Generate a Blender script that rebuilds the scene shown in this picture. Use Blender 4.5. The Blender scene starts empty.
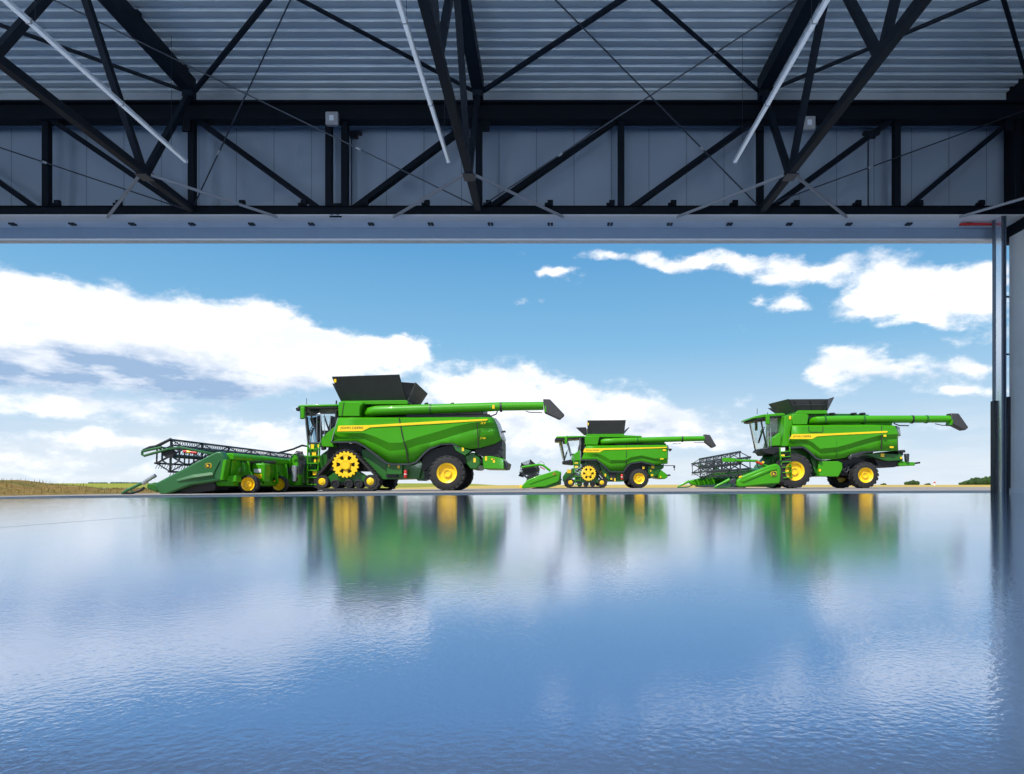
import bpy, bmesh, math, random
from mathutils import Vector, Matrix
from math import sin, cos, pi, radians, sqrt, atan2
random.seed(7)
SC = bpy.context.scene
COL = SC.collection
F, CX, CY, CAMZ = 620.0, 550.0, 486.0, 0.19      # focal length and principal point of the 1024x774 frame

# ------------------------------------------------------------------ node helper
class V:
    """a socket with arithmetic"""
    def __init__(s, t, k): s.t, s.k = t, k
    def op(s, o, b=None, c=None, clamp=False):
        n = s.t.nodes.new('ShaderNodeMath'); n.operation = o; n.use_clamp = clamp
        for i, x in enumerate((s, b, c)):
            if x is None: continue
            if isinstance(x, V): s.t.links.new(x.k, n.inputs[i])
            else: n.inputs[i].default_value = x
        return V(s.t, n.outputs[0])
    def __add__(s, b): return s.op('ADD', b)
    def __radd__(s, b): return s.op('ADD', b)
    def __sub__(s, b): return s.op('SUBTRACT', b)
    def __mul__(s, b): return s.op('MULTIPLY', b)
    def __rmul__(s, b): return s.op('MULTIPLY', b)
    def __truediv__(s, b): return s.op('DIVIDE', b)
    def max(s, b): return s.op('MAXIMUM', b)
    def min(s, b): return s.op('MINIMUM', b)
    def step(s, a, b, to0=0.0, to1=1.0):
        n = s.t.nodes.new('ShaderNodeMapRange'); n.interpolation_type = 'SMOOTHSTEP'
        s.t.links.new(s.k, n.inputs[0])
        for i, x in enumerate((a, b, to0, to1)): n.inputs[i + 1].default_value = x
        return V(s.t, n.outputs[0])

def mixc(t, f, a, b):
    n = t.nodes.new('ShaderNodeMix'); n.data_type = 'RGBA'
    for i, x in ((0, f), (6, a), (7, b)):
        if isinstance(x, V): t.links.new(x.k, n.inputs[i])
        elif i == 0: n.inputs[i].default_value = x
        else: n.inputs[i].default_value = (*x, 1) if len(x) == 3 else x
    return V(t, n.outputs[2])

def noise(t, vec, scale, detail=4, rough=0.55, dist=0.0):
    n = t.nodes.new('ShaderNodeTexNoise')
    if vec is not None: t.links.new(vec.k, n.inputs['Vector'])
    n.inputs['Scale'].default_value = scale; n.inputs['Detail'].default_value = detail
    n.inputs['Roughness'].default_value = rough; n.inputs['Distortion'].default_value = dist
    return V(t, n.outputs['Fac'])

def comb(t, x, y, z=0.0):
    n = t.nodes.new('ShaderNodeCombineXYZ')
    for i, a in enumerate((x, y, z)):
        if isinstance(a, V): t.links.new(a.k, n.inputs[i])
        else: n.inputs[i].default_value = a
    return V(t, n.outputs[0])

def sep(t, v):
    n = t.nodes.new('ShaderNodeSeparateXYZ'); t.links.new(v.k, n.inputs[0])
    return [V(t, n.outputs[i]) for i in range(3)]

def objco(t):
    n = t.nodes.new('ShaderNodeTexCoord'); return V(t, n.outputs['Object'])

def worldco(t):
    n = t.nodes.new('ShaderNodeNewGeometry'); return V(t, n.outputs['Position'])

MATS = {}
def mat(name, col, rough=0.5, metal=0.0, coat=0.0, vary=0.12, vscale=3.0, bump=0.0, bscale=40.0, spec=0.5):
    m = bpy.data.materials.new(name); m.use_nodes = True; t = m.node_tree
    b = t.nodes['Principled BSDF']
    b.inputs['Roughness'].default_value = rough; b.inputs['Metallic'].default_value = metal
    b.inputs['Coat Weight'].default_value = coat; b.inputs['Coat Roughness'].default_value = 0.06
    b.inputs['Specular IOR Level'].default_value = spec
    n = noise(t, worldco(t), vscale, 3)
    lo = tuple(c * (1 - vary) for c in col); hi = tuple(min(1, c * (1 + vary)) for c in col)
    t.links.new(mixc(t, n, lo, hi).k, b.inputs['Base Color'])
    if bump:
        bn = t.nodes.new('ShaderNodeBump'); bn.inputs['Strength'].default_value = bump
        bn.inputs['Distance'].default_value = 0.02
        t.links.new(noise(t, worldco(t), bscale, 4).k, bn.inputs['Height'])
        t.links.new(bn.outputs[0], b.inputs['Normal'])
    MATS[name] = m
    return m

def glassmat(name, tint, gloss=0.16):
    m = bpy.data.materials.new(name); m.use_nodes = True; t = m.node_tree
    t.nodes.remove(t.nodes['Principled BSDF'])
    tr = t.nodes.new('ShaderNodeBsdfTransparent'); tr.inputs[0].default_value = (*tint, 1)
    gl = t.nodes.new('ShaderNodeBsdfGlossy'); gl.inputs['Roughness'].default_value = 0.02
    lw = t.nodes.new('ShaderNodeFresnel'); lw.inputs[0].default_value = 1.45
    mx = t.nodes.new('ShaderNodeMixShader')
    f = V(t, lw.outputs[0]) * 1.0 + gloss * noise(t, worldco(t), 2.0, 1)
    t.links.new(f.op('ADD', 0.0, clamp=True).k, mx.inputs[0])
    t.links.new(tr.outputs[0], mx.inputs[1]); t.links.new(gl.outputs[0], mx.inputs[2])
    t.links.new(mx.outputs[0], t.nodes['Material Output'].inputs[0])
    MATS[name] = m

# ------------------------------------------------------------------ mesh helper
class MB:
    def __init__(s): s.v, s.f = [], []
    def add(s, vs, fs):
        n = len(s.v); s.v += [tuple(p) for p in vs]; s.f += [tuple(i + n for i in f) for f in fs]; return s
    def box(s, x0, x1, y0, y1, z0, z1):
        return s.add([(x, y, z) for x in (x0, x1) for y in (y0, y1) for z in (z0, z1)],
                     [(0, 1, 3, 2), (4, 6, 7, 5), (0, 4, 5, 1), (2, 3, 7, 6), (0, 2, 6, 4), (1, 5, 7, 3)])
    def bar(s, p, q, w, h=None, up=(0, 0, 1)):
        """rectangular bar p->q, w across, h along up"""
        h = w if h is None else h
        p, q = Vector(p), Vector(q); d = (q - p).normalized(); u = Vector(up)
        a = d.cross(u)
        if a.length < 1e-4: a = d.cross(Vector((1, 0, 0)))
        a.normalize(); b = a.cross(d).normalized()
        o = [(-1, -1), (1, -1), (1, 1), (-1, 1)]
        vs = [e + a * (i * w / 2) + b * (j * h / 2) for e in (p, q) for i, j in o]
        return s.add(vs, [(3, 2, 1, 0), (4, 5, 6, 7), (0, 1, 5, 4), (1, 2, 6, 5), (2, 3, 7, 6), (3, 0, 4, 7)])
    def tube(s, pts, r, n=10, caps=True):
        pts = [Vector(p) for p in pts]; rs = r if isinstance(r, (list, tuple)) else [r] * len(pts)
        vs, fs, a = [], [], None
        for i, p in enumerate(pts):
            d = (pts[min(i + 1, len(pts) - 1)] - pts[max(i - 1, 0)]).normalized()
            if a is None:
                a = d.cross(Vector((0, 0, 1)))
                if a.length < 1e-3: a = d.cross(Vector((1, 0, 0)))
            else: a = a - d * a.dot(d)
            a.normalize(); b = d.cross(a)
            vs += [p + (a * cos(2 * pi * k / n) + b * sin(2 * pi * k / n)) * rs[i] for k in range(n)]
        for i in range(len(pts) - 1):
            fs += [(i * n + k, i * n + (k + 1) % n, (i + 1) * n + (k + 1) % n, (i + 1) * n + k) for k in range(n)]
        if caps:
            fs += [tuple(reversed(range(n))), tuple((len(pts) - 1) * n + k for k in range(n))]
        return s.add(vs, fs)
    def prism(s, poly, y0, y1):
        """(x,z) outline extruded along y"""
        n = len(poly)
        ar = sum(poly[i][0] * poly[(i + 1) % n][1] - poly[(i + 1) % n][0] * poly[i][1] for i in range(n))
        if ar < 0: poly = poly[::-1]
        vs = [(x, y0, z) for x, z in poly] + [(x, y1, z) for x, z in poly]
        fs = [tuple(range(n)), tuple(reversed(range(n, 2 * n)))]
        fs += [(i, i + n, (i + 1) % n + n, (i + 1) % n) for i in range(n)]
        return s.add(vs, fs)
    def loft(s, rings, caps=True, closed=True):
        """rings of equal length"""
        n = len(rings[0]); vs = [p for r in rings for p in r]; fs = []
        m = n if closed else n - 1
        for i in range(len(rings) - 1):
            fs += [(i * n + k, i * n + (k + 1) % n, (i + 1) * n + (k + 1) % n, (i + 1) * n + k) for k in range(m)]
        if caps: fs += [tuple(reversed(range(n))), tuple((len(rings) - 1) * n + k for k in range(n))]
        return s.add(vs, fs)
    def lathe(s, prof, c, n=32):
        """profile of (radius, y) turned about the y axis through c"""
        rings = [[(c[0] + r * cos(2 * pi * k / n), c[1] + y, c[2] + r * sin(2 * pi * k / n)) for k in range(n)] for r, y in prof]
        return s.loft(rings, caps=True)
    def build(s, name, m, parent=None, smooth=40, bevel=0.0, solid=0.0, segs=1):
        me = bpy.data.meshes.new(name); me.from_pydata(s.v, [], s.f)
        bm = bmesh.new(); bm.from_mesh(me); bmesh.ops.recalc_face_normals(bm, faces=bm.faces); bm.to_mesh(me); bm.free()
        me.materials.append(MATS[m] if isinstance(m, str) else m)
        o = bpy.data.objects.new(name, me); COL.objects.link(o)
        if parent is not None: o.parent = parent
        if smooth:
            for p in me.polygons: p.use_smooth = True
            me.set_sharp_from_angle(angle=radians(smooth))
        if solid:
            md = o.modifiers.new('solid', 'SOLIDIFY'); md.thickness = solid; md.offset = 0
        if bevel:
            md = o.modifiers.new('bevel', 'BEVEL'); md.width = bevel; md.segments = segs; md.limit_method = 'ANGLE'
            md.angle_limit = radians(35)
        return o

def empty(name, loc=(0, 0, 0)):
    o = bpy.data.objects.new(name, None); o.location = loc; o.empty_display_size = 0.2; COL.objects.link(o); return o
def tag(o, label=None, cat=None, group=None, kind=None):
    for k, v in (('label', label), ('category', cat), ('group', group), ('kind', kind)):
        if v: o[k] = v
    return o
def thing(name, label, cat, loc=(0, 0, 0), group=None):
    return tag(empty(name, loc), label, cat, group)
def struct(o): o['kind'] = 'structure'; return o

def gz(x):
    """the apron and floor fall a few millimetres per metre, as drained concrete does"""
    x = max(-26.0, min(26.0, x)); d = x + 2.2
    return 0.0062 * d - 0.0027 * sqrt(d * d + 9.0) + 0.0081

# ------------------------------------------------------------------ materials
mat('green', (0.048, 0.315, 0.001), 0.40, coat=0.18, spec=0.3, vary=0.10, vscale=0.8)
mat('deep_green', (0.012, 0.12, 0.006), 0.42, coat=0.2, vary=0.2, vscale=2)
mat('shadowed_green', (0.016, 0.118, 0.028), 0.42, coat=0.3, vary=0.12, vscale=1.2)  # same paint as green, with the hangar's shadow put into the colour
mat('yellow', (0.95, 0.62, 0.008), 0.4, coat=0.3, vary=0.05)
mat('stripe_yellow', (1.0, 0.66, 0.01), 0.45, vary=0.03)
mat('rubber', (0.020, 0.020, 0.022), 0.75, vary=0.4, vscale=9, bump=0.3)
mat('black', (0.014, 0.015, 0.018), 0.5, vary=0.3, vscale=5)
mat('cover_grey', (0.045, 0.046, 0.05), 0.6, vary=0.25, vscale=3, bump=0.2, bscale=60)
mat('dark_steel', (0.05, 0.055, 0.065), 0.45, metal=0.4, vary=0.3, vscale=6)
mat('light_steel', (0.42, 0.44, 0.47), 0.35, metal=0.6, vary=0.1)
mat('letter', (0.03, 0.035, 0.02), 0.6, vary=0.1)
mat('red', (0.55, 0.02, 0.015), 0.4, vary=0.1)
mat('white_paint', (0.75, 0.77, 0.78), 0.45, vary=0.04)
mat('skin_seat', (0.03, 0.03, 0.035), 0.7, vary=0.2)
glassmat('cab_glass', (0.93, 0.98, 0.99), 0.14)
glassmat('door_glass', (0.75, 0.85, 0.92), 0.2)
# hangar
mat('truss_steel', (0.010, 0.015, 0.024), 0.55, spec=0.2, vary=0.2, vscale=1.5)
mat('girder_steel', (0.005, 0.008, 0.014), 0.6, spec=0.15, vary=0.2, vscale=1.5)
mat('rod_steel', (0.05, 0.06, 0.08), 0.4, metal=0.5, vary=0.2)
mat('strut_steel', (0.30, 0.31, 0.34), 0.4, metal=0.2, vary=0.1)
mat('deck', (0.64, 0.70, 0.74), 0.5, vary=0.10, vscale=0.7, metal=0.2)
mat('flashing', (0.42, 0.47, 0.52), 0.5, vary=0.1)
mat('soffit', (0.80, 0.84, 0.90), 0.45, vary=0.08)
mat('fascia', (0.22, 0.30, 0.42), 0.45, vary=0.08)
mat('lip', (0.78, 0.78, 0.80), 0.4, vary=0.08)
mat('tube_white', (0.78, 0.82, 0.88), 0.4, vary=0.03)
_m = mat('tube_glow', (0.78, 0.82, 0.88), 0.4, vary=0.03); _b = _m.node_tree.nodes['Principled BSDF']
_b.inputs['Emission Color'].default_value = (0.75, 0.87, 1.0, 1); _b.inputs['Emission Strength'].default_value = 0.24
mat('box_grey', (0.36, 0.36, 0.38), 0.5, vary=0.08)
mat('guard_black', (0.012, 0.015, 0.022), 0.5, vary=0.2)
mat('post_steel', (0.10, 0.13, 0.18), 0.35, metal=0.3, vary=0.12)
mat('bright_alu', (0.75, 0.80, 0.86), 0.22, metal=0.9, vary=0.05)
mat('concrete', (0.62, 0.63, 0.63), 0.8, vary=0.16, vscale=1.3, bump=0.25, bscale=18)
mat('concrete_pale', (0.60, 0.62, 0.64), 0.7, vary=0.08, vscale=3)
mat('apron_pale', (0.60, 0.59, 0.57), 0.8, vary=0.08, vscale=0.5)
# ------------------------------------------------------------------ special materials
def wall_panel_mat():
    m = bpy.data.materials.new('wall_panel'); m.use_nodes = True; t = m.node_tree; b = t.nodes['Principled BSDF']
    x, y, z = sep(t, worldco(t))
    seam = (x * (1 / 0.79) + 0.36).op('FRACT').op('SUBTRACT', 0.5).op('ABSOLUTE').step(0.485, 0.497)
    rib = (x * (1 / 0.052)).op('FRACT').op('SUBTRACT', 0.5).op('ABSOLUTE').step(0.30, 0.48)
    c = mixc(t, noise(t, worldco(t), 0.8, 3), (0.25, 0.31, 0.40), (0.30, 0.365, 0.455))
    c = mixc(t, seam * 0.7, c, (0.06, 0.08, 0.11))
    t.links.new(c.k, b.inputs['Base Color']); b.inputs['Roughness'].default_value = 0.5
    bn = t.nodes.new('ShaderNodeBump'); bn.inputs['Strength'].default_value = 0.35; bn.inputs['Distance'].default_value = 0.006
    t.links.new((rib * -0.3 - seam).k, bn.inputs['Height']); t.links.new(bn.outputs[0], b.inputs['Normal'])
    MATS['wall_panel'] = m
wall_panel_mat()

def floor_mat():
    m = bpy.data.materials.new('polished_floor'); m.use_nodes = True; t = m.node_tree; b = t.nodes['Principled BSDF']
    P = worldco(t); x, y, z = sep(t, P)
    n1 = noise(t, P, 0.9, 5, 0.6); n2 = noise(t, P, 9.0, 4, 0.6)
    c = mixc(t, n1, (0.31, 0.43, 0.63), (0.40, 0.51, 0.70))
    jx = (x + 2.55).op('ABSOLUTE').step(0.003, 0.011, 1.0, 0.0)
    jx = jx + (x - 3.6).op('ABSOLUTE').step(0.003, 0.010, 1.0, 0.0) * 0.0
    spots = noise(t, P, 5.0, 2, 0.4).step(0.735, 0.76)
    c = mixc(t, (jx + spots * 0.5).min(1.0) * 0.85, c, (0.03, 0.035, 0.045))
    t.links.new(c.k, b.inputs['Base Color'])
    rg = noise(t, P, 1.6, 4, 0.65).step(0.3, 0.75, 0.035, 0.07)
    t.links.new((rg + jx * 0.4).k, b.inputs['Roughness'])
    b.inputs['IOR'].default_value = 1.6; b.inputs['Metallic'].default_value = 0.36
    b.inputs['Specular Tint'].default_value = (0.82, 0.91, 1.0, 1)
    bn = t.nodes.new('ShaderNodeBump'); bn.inputs['Strength'].default_value = 1.0; bn.inputs['Distance'].default_value = 1.0
    h = noise(t, P, 150.0, 2, 0.5) * 0.00023 + noise(t, P, 48.0, 2, 0.5) * 0.00010 + noise(t, P, 2.0, 2) * 0.0004
    t.links.new((h - jx * 0.002).k, bn.inputs['Height']); t.links.new(bn.outputs[0], b.inputs['Normal'])
    MATS['polished_floor'] = m
floor_mat()

def ground_mat(name, c0, c1, c2, scale, rough=0.9, bump=0.4, stretch=1.0):
    m = bpy.data.materials.new(name); m.use_nodes = True; t = m.node_tree; b = t.nodes['Principled BSDF']
    P = worldco(t); x, y, z = sep(t, P); Q = comb(t, x * stretch, y, z)
    n = noise(t, Q, scale, 6, 0.7); n2 = noise(t, Q, scale * 0.12, 3)
    c = mixc(t, n.step(0.3, 0.7), c0, c1); c = mixc(t, n2.step(0.4, 0.65), c, c2)
    t.links.new(c.k, b.inputs['Base Color']); b.inputs['Roughness'].default_value = rough
    b.inputs['Specular IOR Level'].default_value = 0.2
    bn = t.nodes.new('ShaderNodeBump'); bn.inputs['Strength'].default_value = bump; bn.inputs['Distance'].default_value = 0.05
    t.links.new(n.k, bn.inputs['Height']); t.links.new(bn.outputs[0], b.inputs['Normal'])
    MATS[name] = m
ground_mat('tarmac', (0.23, 0.205, 0.19), (0.31, 0.28, 0.26), (0.27, 0.245, 0.225), 3.0, 0.85, 0.2)
ground_mat('stubble', (0.42, 0.29, 0.075), (0.52, 0.39, 0.12), (0.40, 0.31, 0.07), 0.25, 1.0, 0.3)
ground_mat('green_field', (0.20, 0.22, 0.02), (0.29, 0.29, 0.035), (0.22, 0.24, 0.025), 0.2, 1.0, 0.3)
ground_mat('dry_grass', (0.15, 0.09, 0.025), (0.29, 0.20, 0.06), (0.14, 0.12, 0.03), 5.0, 1.0, 1.0)
ground_mat('hazy_leaf', (0.08, 0.14, 0.13), (0.11, 0.18, 0.16), (0.09, 0.15, 0.14), 1.0, 0.9, 0.3)  # distance haze mixed into the leaf colour
ground_mat('threshold_lift', (0.62, 0.53, 0.45), (0.72, 0.62, 0.53), (0.66, 0.57, 0.49), 2.0, 0.85, 0.15)
ground_mat('leaf', (0.012, 0.035, 0.010), (0.05, 0.10, 0.025), (0.03, 0.06, 0.02), 1.2, 0.9, 1.0)

# ------------------------------------------------------------------ setting: floor, apron, fields
def sheet(name, m, xs, ys, zf, thick=0.0):
    b = MB(); nx = len(xs)
    b.add([(x, y, zf(x, y)) for y in ys for x in xs],
          [(j * nx + i, j * nx + i + 1, (j + 1) * nx + i + 1, (j + 1) * nx + i) for j in range(len(ys) - 1) for i in range(nx - 1)])
    return b.build(name, m, smooth=60)
def lin(a, b, n): return [a + (b - a) * i / n for i in range(n + 1)]
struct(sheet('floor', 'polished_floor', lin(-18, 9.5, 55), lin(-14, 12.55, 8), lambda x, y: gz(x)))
struct(sheet('added_threshold', 'threshold_lift', lin(-18.3, 14, 60), [12.55, 14, 16.2], lambda x, y: gz(x) - .004))  # pale strip added outside the door to lift the roof's shadow
struct(sheet('ground', 'tarmac', [-18.3] + lin(-18, 70, 88), [16.2, 18, 24, 30, 40, 52], lambda x, y: gz(x) - 0.004))
def fz(x, y):
    d = y - 52; return gz(x) + 0.0035 * max(0, d) * (1 - 0.18 * max(0, min(1, (x + 60) / 200)))- 0.004
struct(sheet('field', 'stubble', lin(-24, 260, 36), [52, 70, 100, 140, 190, 260], fz))
def bank(x, y):
    d = -18.3 - x
    if d <= 0: return gz(-18.3) - 0.004
    h = 0.12 * (1 - math.exp(-d / 0.8)) + 0.30 * (1 - 1 / (1 + math.exp((y - 26.5 - 0.5 * (d - 3)) / 1.3))) * 0 \
        + 0.50 / (1 + math.exp((y - 27.5) / 1.0)) * (1 - math.exp(-(d / 2.2) ** 2))
    return gz(-18.3) + h + (0.03 * sin(x * 3.1 + y * 1.7) + 0.025 * sin(x * 5.3 - y * 2.9)) * min(1, d)
struct(sheet('grass_verge_ground', 'dry_grass', [-18.3 - 0.4 * i for i in range(60)][::-1], lin(14, 52, 76), bank))
struct(sheet('crop_field_ground', 'green_field', lin(-260, -20, 30), [52, 70, 100, 140, 190, 260],
             lambda x, y: gz(-18.3) + 0.16 + 0.0062 * (y - 52) - (0.17 + .0034 * (y - 52)) * max(0, 1 - (-20 - x) / 16)))
struct(sheet('ground_behind', 'apron_pale', lin(-60, 60, 12), [-70, -40, -14], lambda x, y: gz(x) - .004))
# dry grass tufts along the bank crest
tb = MB()
for i in range(2600):
    x = -18.5 - random.random() ** 1.4 * 12; y = random.uniform(18, 40)
    z = bank(x, y); h = random.uniform(0.05, 0.16); a = random.uniform(0, pi); w = 0.012
    dx, dy = cos(a) * w, sin(a) * w; lx, ly = random.uniform(-.05, .05), random.uniform(-.05, .05)
    tb.add([(x - dx, y - dy, z - .01), (x + dx, y + dy, z - .01), (x + lx, y + ly, z + h)], [(0, 1, 2)])
tag(tb.build('dry_grass', 'dry_grass', smooth=0), 'brown dry grass on the bank beside the apron', 'grass', kind='stuff')

# ------------------------------------------------------------------ far bushes and marker post
def bush(px, Y, w, h, label, n=9, group=None):
    x = (px - CX) * Y / F; z0 = fz(x, Y)
    b = bmesh.new()
    for i in range(n):
        u = (i + .5) / n * 2 - 1
        r = w * 0.5 * random.uniform(.28, .42); hh = h * (1 - .45 * u * u) * random.uniform(.75, 1.05)
        mt = Matrix.Translation((x + u * w * .42, Y + random.uniform(-.2, .2) * w, z0 + hh * .45)) @ Matrix.Diagonal((r, r, hh * .55, 1))
        bmesh.ops.create_icosphere(b, subdivisions=3, radius=1, matrix=mt)
    for v in b.verts: v.co += Vector((random.uniform(-1, 1), random.uniform(-1, 1), random.uniform(-1, 1))) * w * .018
    me = bpy.data.meshes.new('foliage'); b.to_mesh(me); b.free(); me.materials.append(MATS['leaf'])
    root = thing('bush', label, 'bush', (x, Y, z0), group)
    o = bpy.data.objects.new('foliage', me); COL.objects.link(o); o.parent = root; o.location = (-x, -Y, -z0)
    st = MB(); st.tube([(0, 0, -.2), (0, 0, h * .4)], w * .03, 6); st.build('stem', 'black', root)
bush(912, 240, 5.2, 1.9, 'small round dark green bush alone on the far field edge')
bush(928, 250, 2.6, .8, 'tiny low bush just right of the lone round one on the far field edge', 5)
bush(967, 250, 5.0, 2.0, 'low bush at the near end of the far tree row by the door post', 7)
bush(976, 255, 6.0, 3.4, 'tall middle bush in the far row by the door post', 9)
bush(988, 250, 7.0, 3.6, 'wide bush in the far row half behind the door post', 9)
bush(884, 255, 2.6, .7, 'faint low bush on the far field edge behind the wheeled combine tail', 5)
for i, (px, w, h) in enumerate(((99, 7.6, .5), (119, 7.6, .6), (139, 7.6, .5))):
    Y = 256; x = (px - CX) * Y / F; z0 = gz(-18.3) + .16 + .0062 * (Y - 52)
    b = bmesh.new()
    for k in range(10):
        u = (k + .5) / 5 - 1
        bmesh.ops.create_icosphere(b, subdivisions=2, radius=1, matrix=Matrix.Translation((u * w * .45, random.uniform(-1, 1), h * .35)) @
                                   Matrix.Diagonal((w * .12, w * .12, h * random.uniform(.45, .75), 1)))
    me = bpy.data.meshes.new('hedge'); b.to_mesh(me); b.free(); me.materials.append(MATS['hazy_leaf'])
    o = bpy.data.objects.new('distant_hedge', me); COL.objects.link(o); o.location = (x, Y, z0)
    tag(o, ['short dark hedge end on the left horizon, farthest from the machines', 'middle and longest dark hedge piece on the left horizon',
            'dark hedge piece on the left horizon right above the header point'][i], 'hedge')
mp = thing('marker_post', 'tiny red and white marker post standing by the field', 'post', ((934.5 - CX) * 100 / F, 100, fz(62, 100)))
MB().tube([(0, 0, 0), (0, 0, .38)], .13, 8).build('post', 'white_paint', mp)
MB().tube([(0, 0, .38), (0, 0, .62)], .14, 8).build('red_band', 'red', mp)
MB().tube([(0, 0, .62), (0, 0, .72)], .13, 8).build('cap', 'white_paint', mp)

# ------------------------------------------------------------------ hangar shell
XL, XR = -18.0, 9.55
def deck():
    b = MB(); pts = []; y = -14.0; p = 0.238; zl, zh = 8.42, 8.475
    while y < 13.05:
        pts += [(y, zl), (y + .115, zl), (y + .142, zh), (y + .218, zh)]; y += p
    pts.append((y, zl))
    n = len(pts)
    b.add([(x, yy, z) for x in (XL - .2, XR + .2) for yy, z in pts], [(i, i + 1, n + i + 1, n + i) for i in range(n - 1)])
    return b.build('ceiling', 'deck', smooth=0)
struct(deck())
struct(MB().box(XL - .3, XR + .3, -14.2, 13.4, 8.54, 8.85).build('roof_slab', 'flashing', smooth=0))
struct(MB().box(XL - .2, XR + .2, 13.06, 13.22, 5.36, 8.54).build('wall_front', 'wall_panel', smooth=0))
struct(MB().box(9.2, 9.5, -14, 12.42, -.2, 5.17).build('wall_right', 'concrete', smooth=0))
struct(MB().box(XR, XR + .2, -14, 13.05, 5.25, 8.54).build('wall_right_upper', 'girder_steel', smooth=0))
struct(MB().box(9.17, 9.2, -14, 12.42, -.06, .145).build('baseboard_right', 'concrete_pale', smooth=0))
struct(MB().box(XL - .2, XL, -14, 13.05, -.4, 8.54).build('wall_left', 'concrete', smooth=0))
struct(MB().box(XL, XR, 12.98, 13.06, 8.235, 8.42).build('trim_1', 'flashing', smooth=0))         # flashing under the deck
struct(MB().box(XL, XR, 13.02, 13.06, 7.72, 7.86).build('trim_2', 'fascia', smooth=0))           # wall capping
struct(MB().box(XL, XR, 12.70, 13.06, 5.605, 5.625).build('trim_3', 'soffit', smooth=0))         # soffit over the opening
struct(MB().box(XL, XR, 13.00, 13.055, 5.375, 5.605).build('trim_4', 'fascia', smooth=0, bevel=.004))
struct(MB().box(XL, XR, 12.985, 13.16, 5.335, 5.375).build('trim_5', 'lip', smooth=0, bevel=.004))

# ------------------------------------------------------------------ door girder
GX = [-17.6, -15.77, -12.96, -10.14, -7.21, -4.45, -4.13, -1.43, 1.43, 4.23, 6.98, 9.40]
ZB, ZT = 5.79, 7.51
gd = thing('girder_truss', 'long black lattice girder running across above the hangar opening', 'girder', (-4.3, 12.5, 5.6))
XL_, XR_ = XL + .01, XR - .01
def gpart(b, name, m='girder_steel', **k):
    b.v = [(x + 4.3, y - 12.5, z - 5.6) for x, y, z in b.v]; return b.build(name, m, gd, **k)
b = MB().box(XL_, XR_, 12.36, 12.60, 7.51, 7.65); b.box(XL_, XR_, 12.46, 12.54, 7.65, 7.87); b.box(XL_, XR_, 12.36, 12.64, 7.85, 7.89)
gpart(b, 'top_chord', smooth=0)
b = MB().box(XL_, XR_, 12.40, 12.56, 5.62, 5.79); b.box(XL_, XR_, 12.40, 12.60, 5.77, 5.80)
gpart(b, 'bottom_chord', smooth=0)
gpart(MB().box(XL_, XR_, 12.39, 12.70, 5.604, 5.62), 'bottom_flange', 'lip', smooth=0, bevel=.004)
for x in GX: gpart(MB().box(x - .065, x + .065, 12.44, 12.56, 5.79, 7.52), 'post', bevel=.006)
def gdiag(x0, z0, x1, z1): gpart(MB().bar((x0, 12.5, z0), (x1, 12.5, z1), .10, .15, (0, 1, 0)), 'diagonal', smooth=0)
for i in range(len(GX) - 1):
    a, c = GX[i], GX[i + 1]
    if c - a < 1: continue
    if c < -4.3: gdiag(a + .12, 7.55, c - .12, 5.72)
    else: gdiag(a + .12, 5.72, c - .12, 7.55)
for x in (-7.35, -1.37, 4.1, 9.1): gpart(MB().box(x, x + .16, 12.38, 12.42, 7.28, 7.56), 'gusset', smooth=0)
for k in range(-6, 16):
    x = -9.85 + 1.232 * k
    b = MB().box(x - .055, x + .055, 12.37, 12.43, 5.80, 5.90); b.box(x - .11, x - .03, 12.37, 12.43, 5.80, 5.845)
    gpart(b, 'bracket', smooth=0)
    gpart(MB().box(x - .055, x - .008, 12.74, 12.84, 5.575, 5.606).box(x + .008, x + .055, 12.74, 12.84, 5.575, 5.606), 'clip', 'guard_black', smooth=0)
b = MB()
for z in (5.63, 5.72, 5.81): b.tube([(-4.36, 12.39, z), (-4.36, 12.44, z)], .03, 6); b.tube([(-4.24, 12.39, z), (-4.24, 12.44, z)], .03, 6)
b.box(-4.42, -4.18, 12.42, 12.445, 5.58, 5.86)
gpart(b, 'splice_plate', smooth=0)
gpart(MB().box(8.42, 9.15, 12.705, 12.76, 5.545, 5.58), 'red_strip', 'red', smooth=0)

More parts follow.
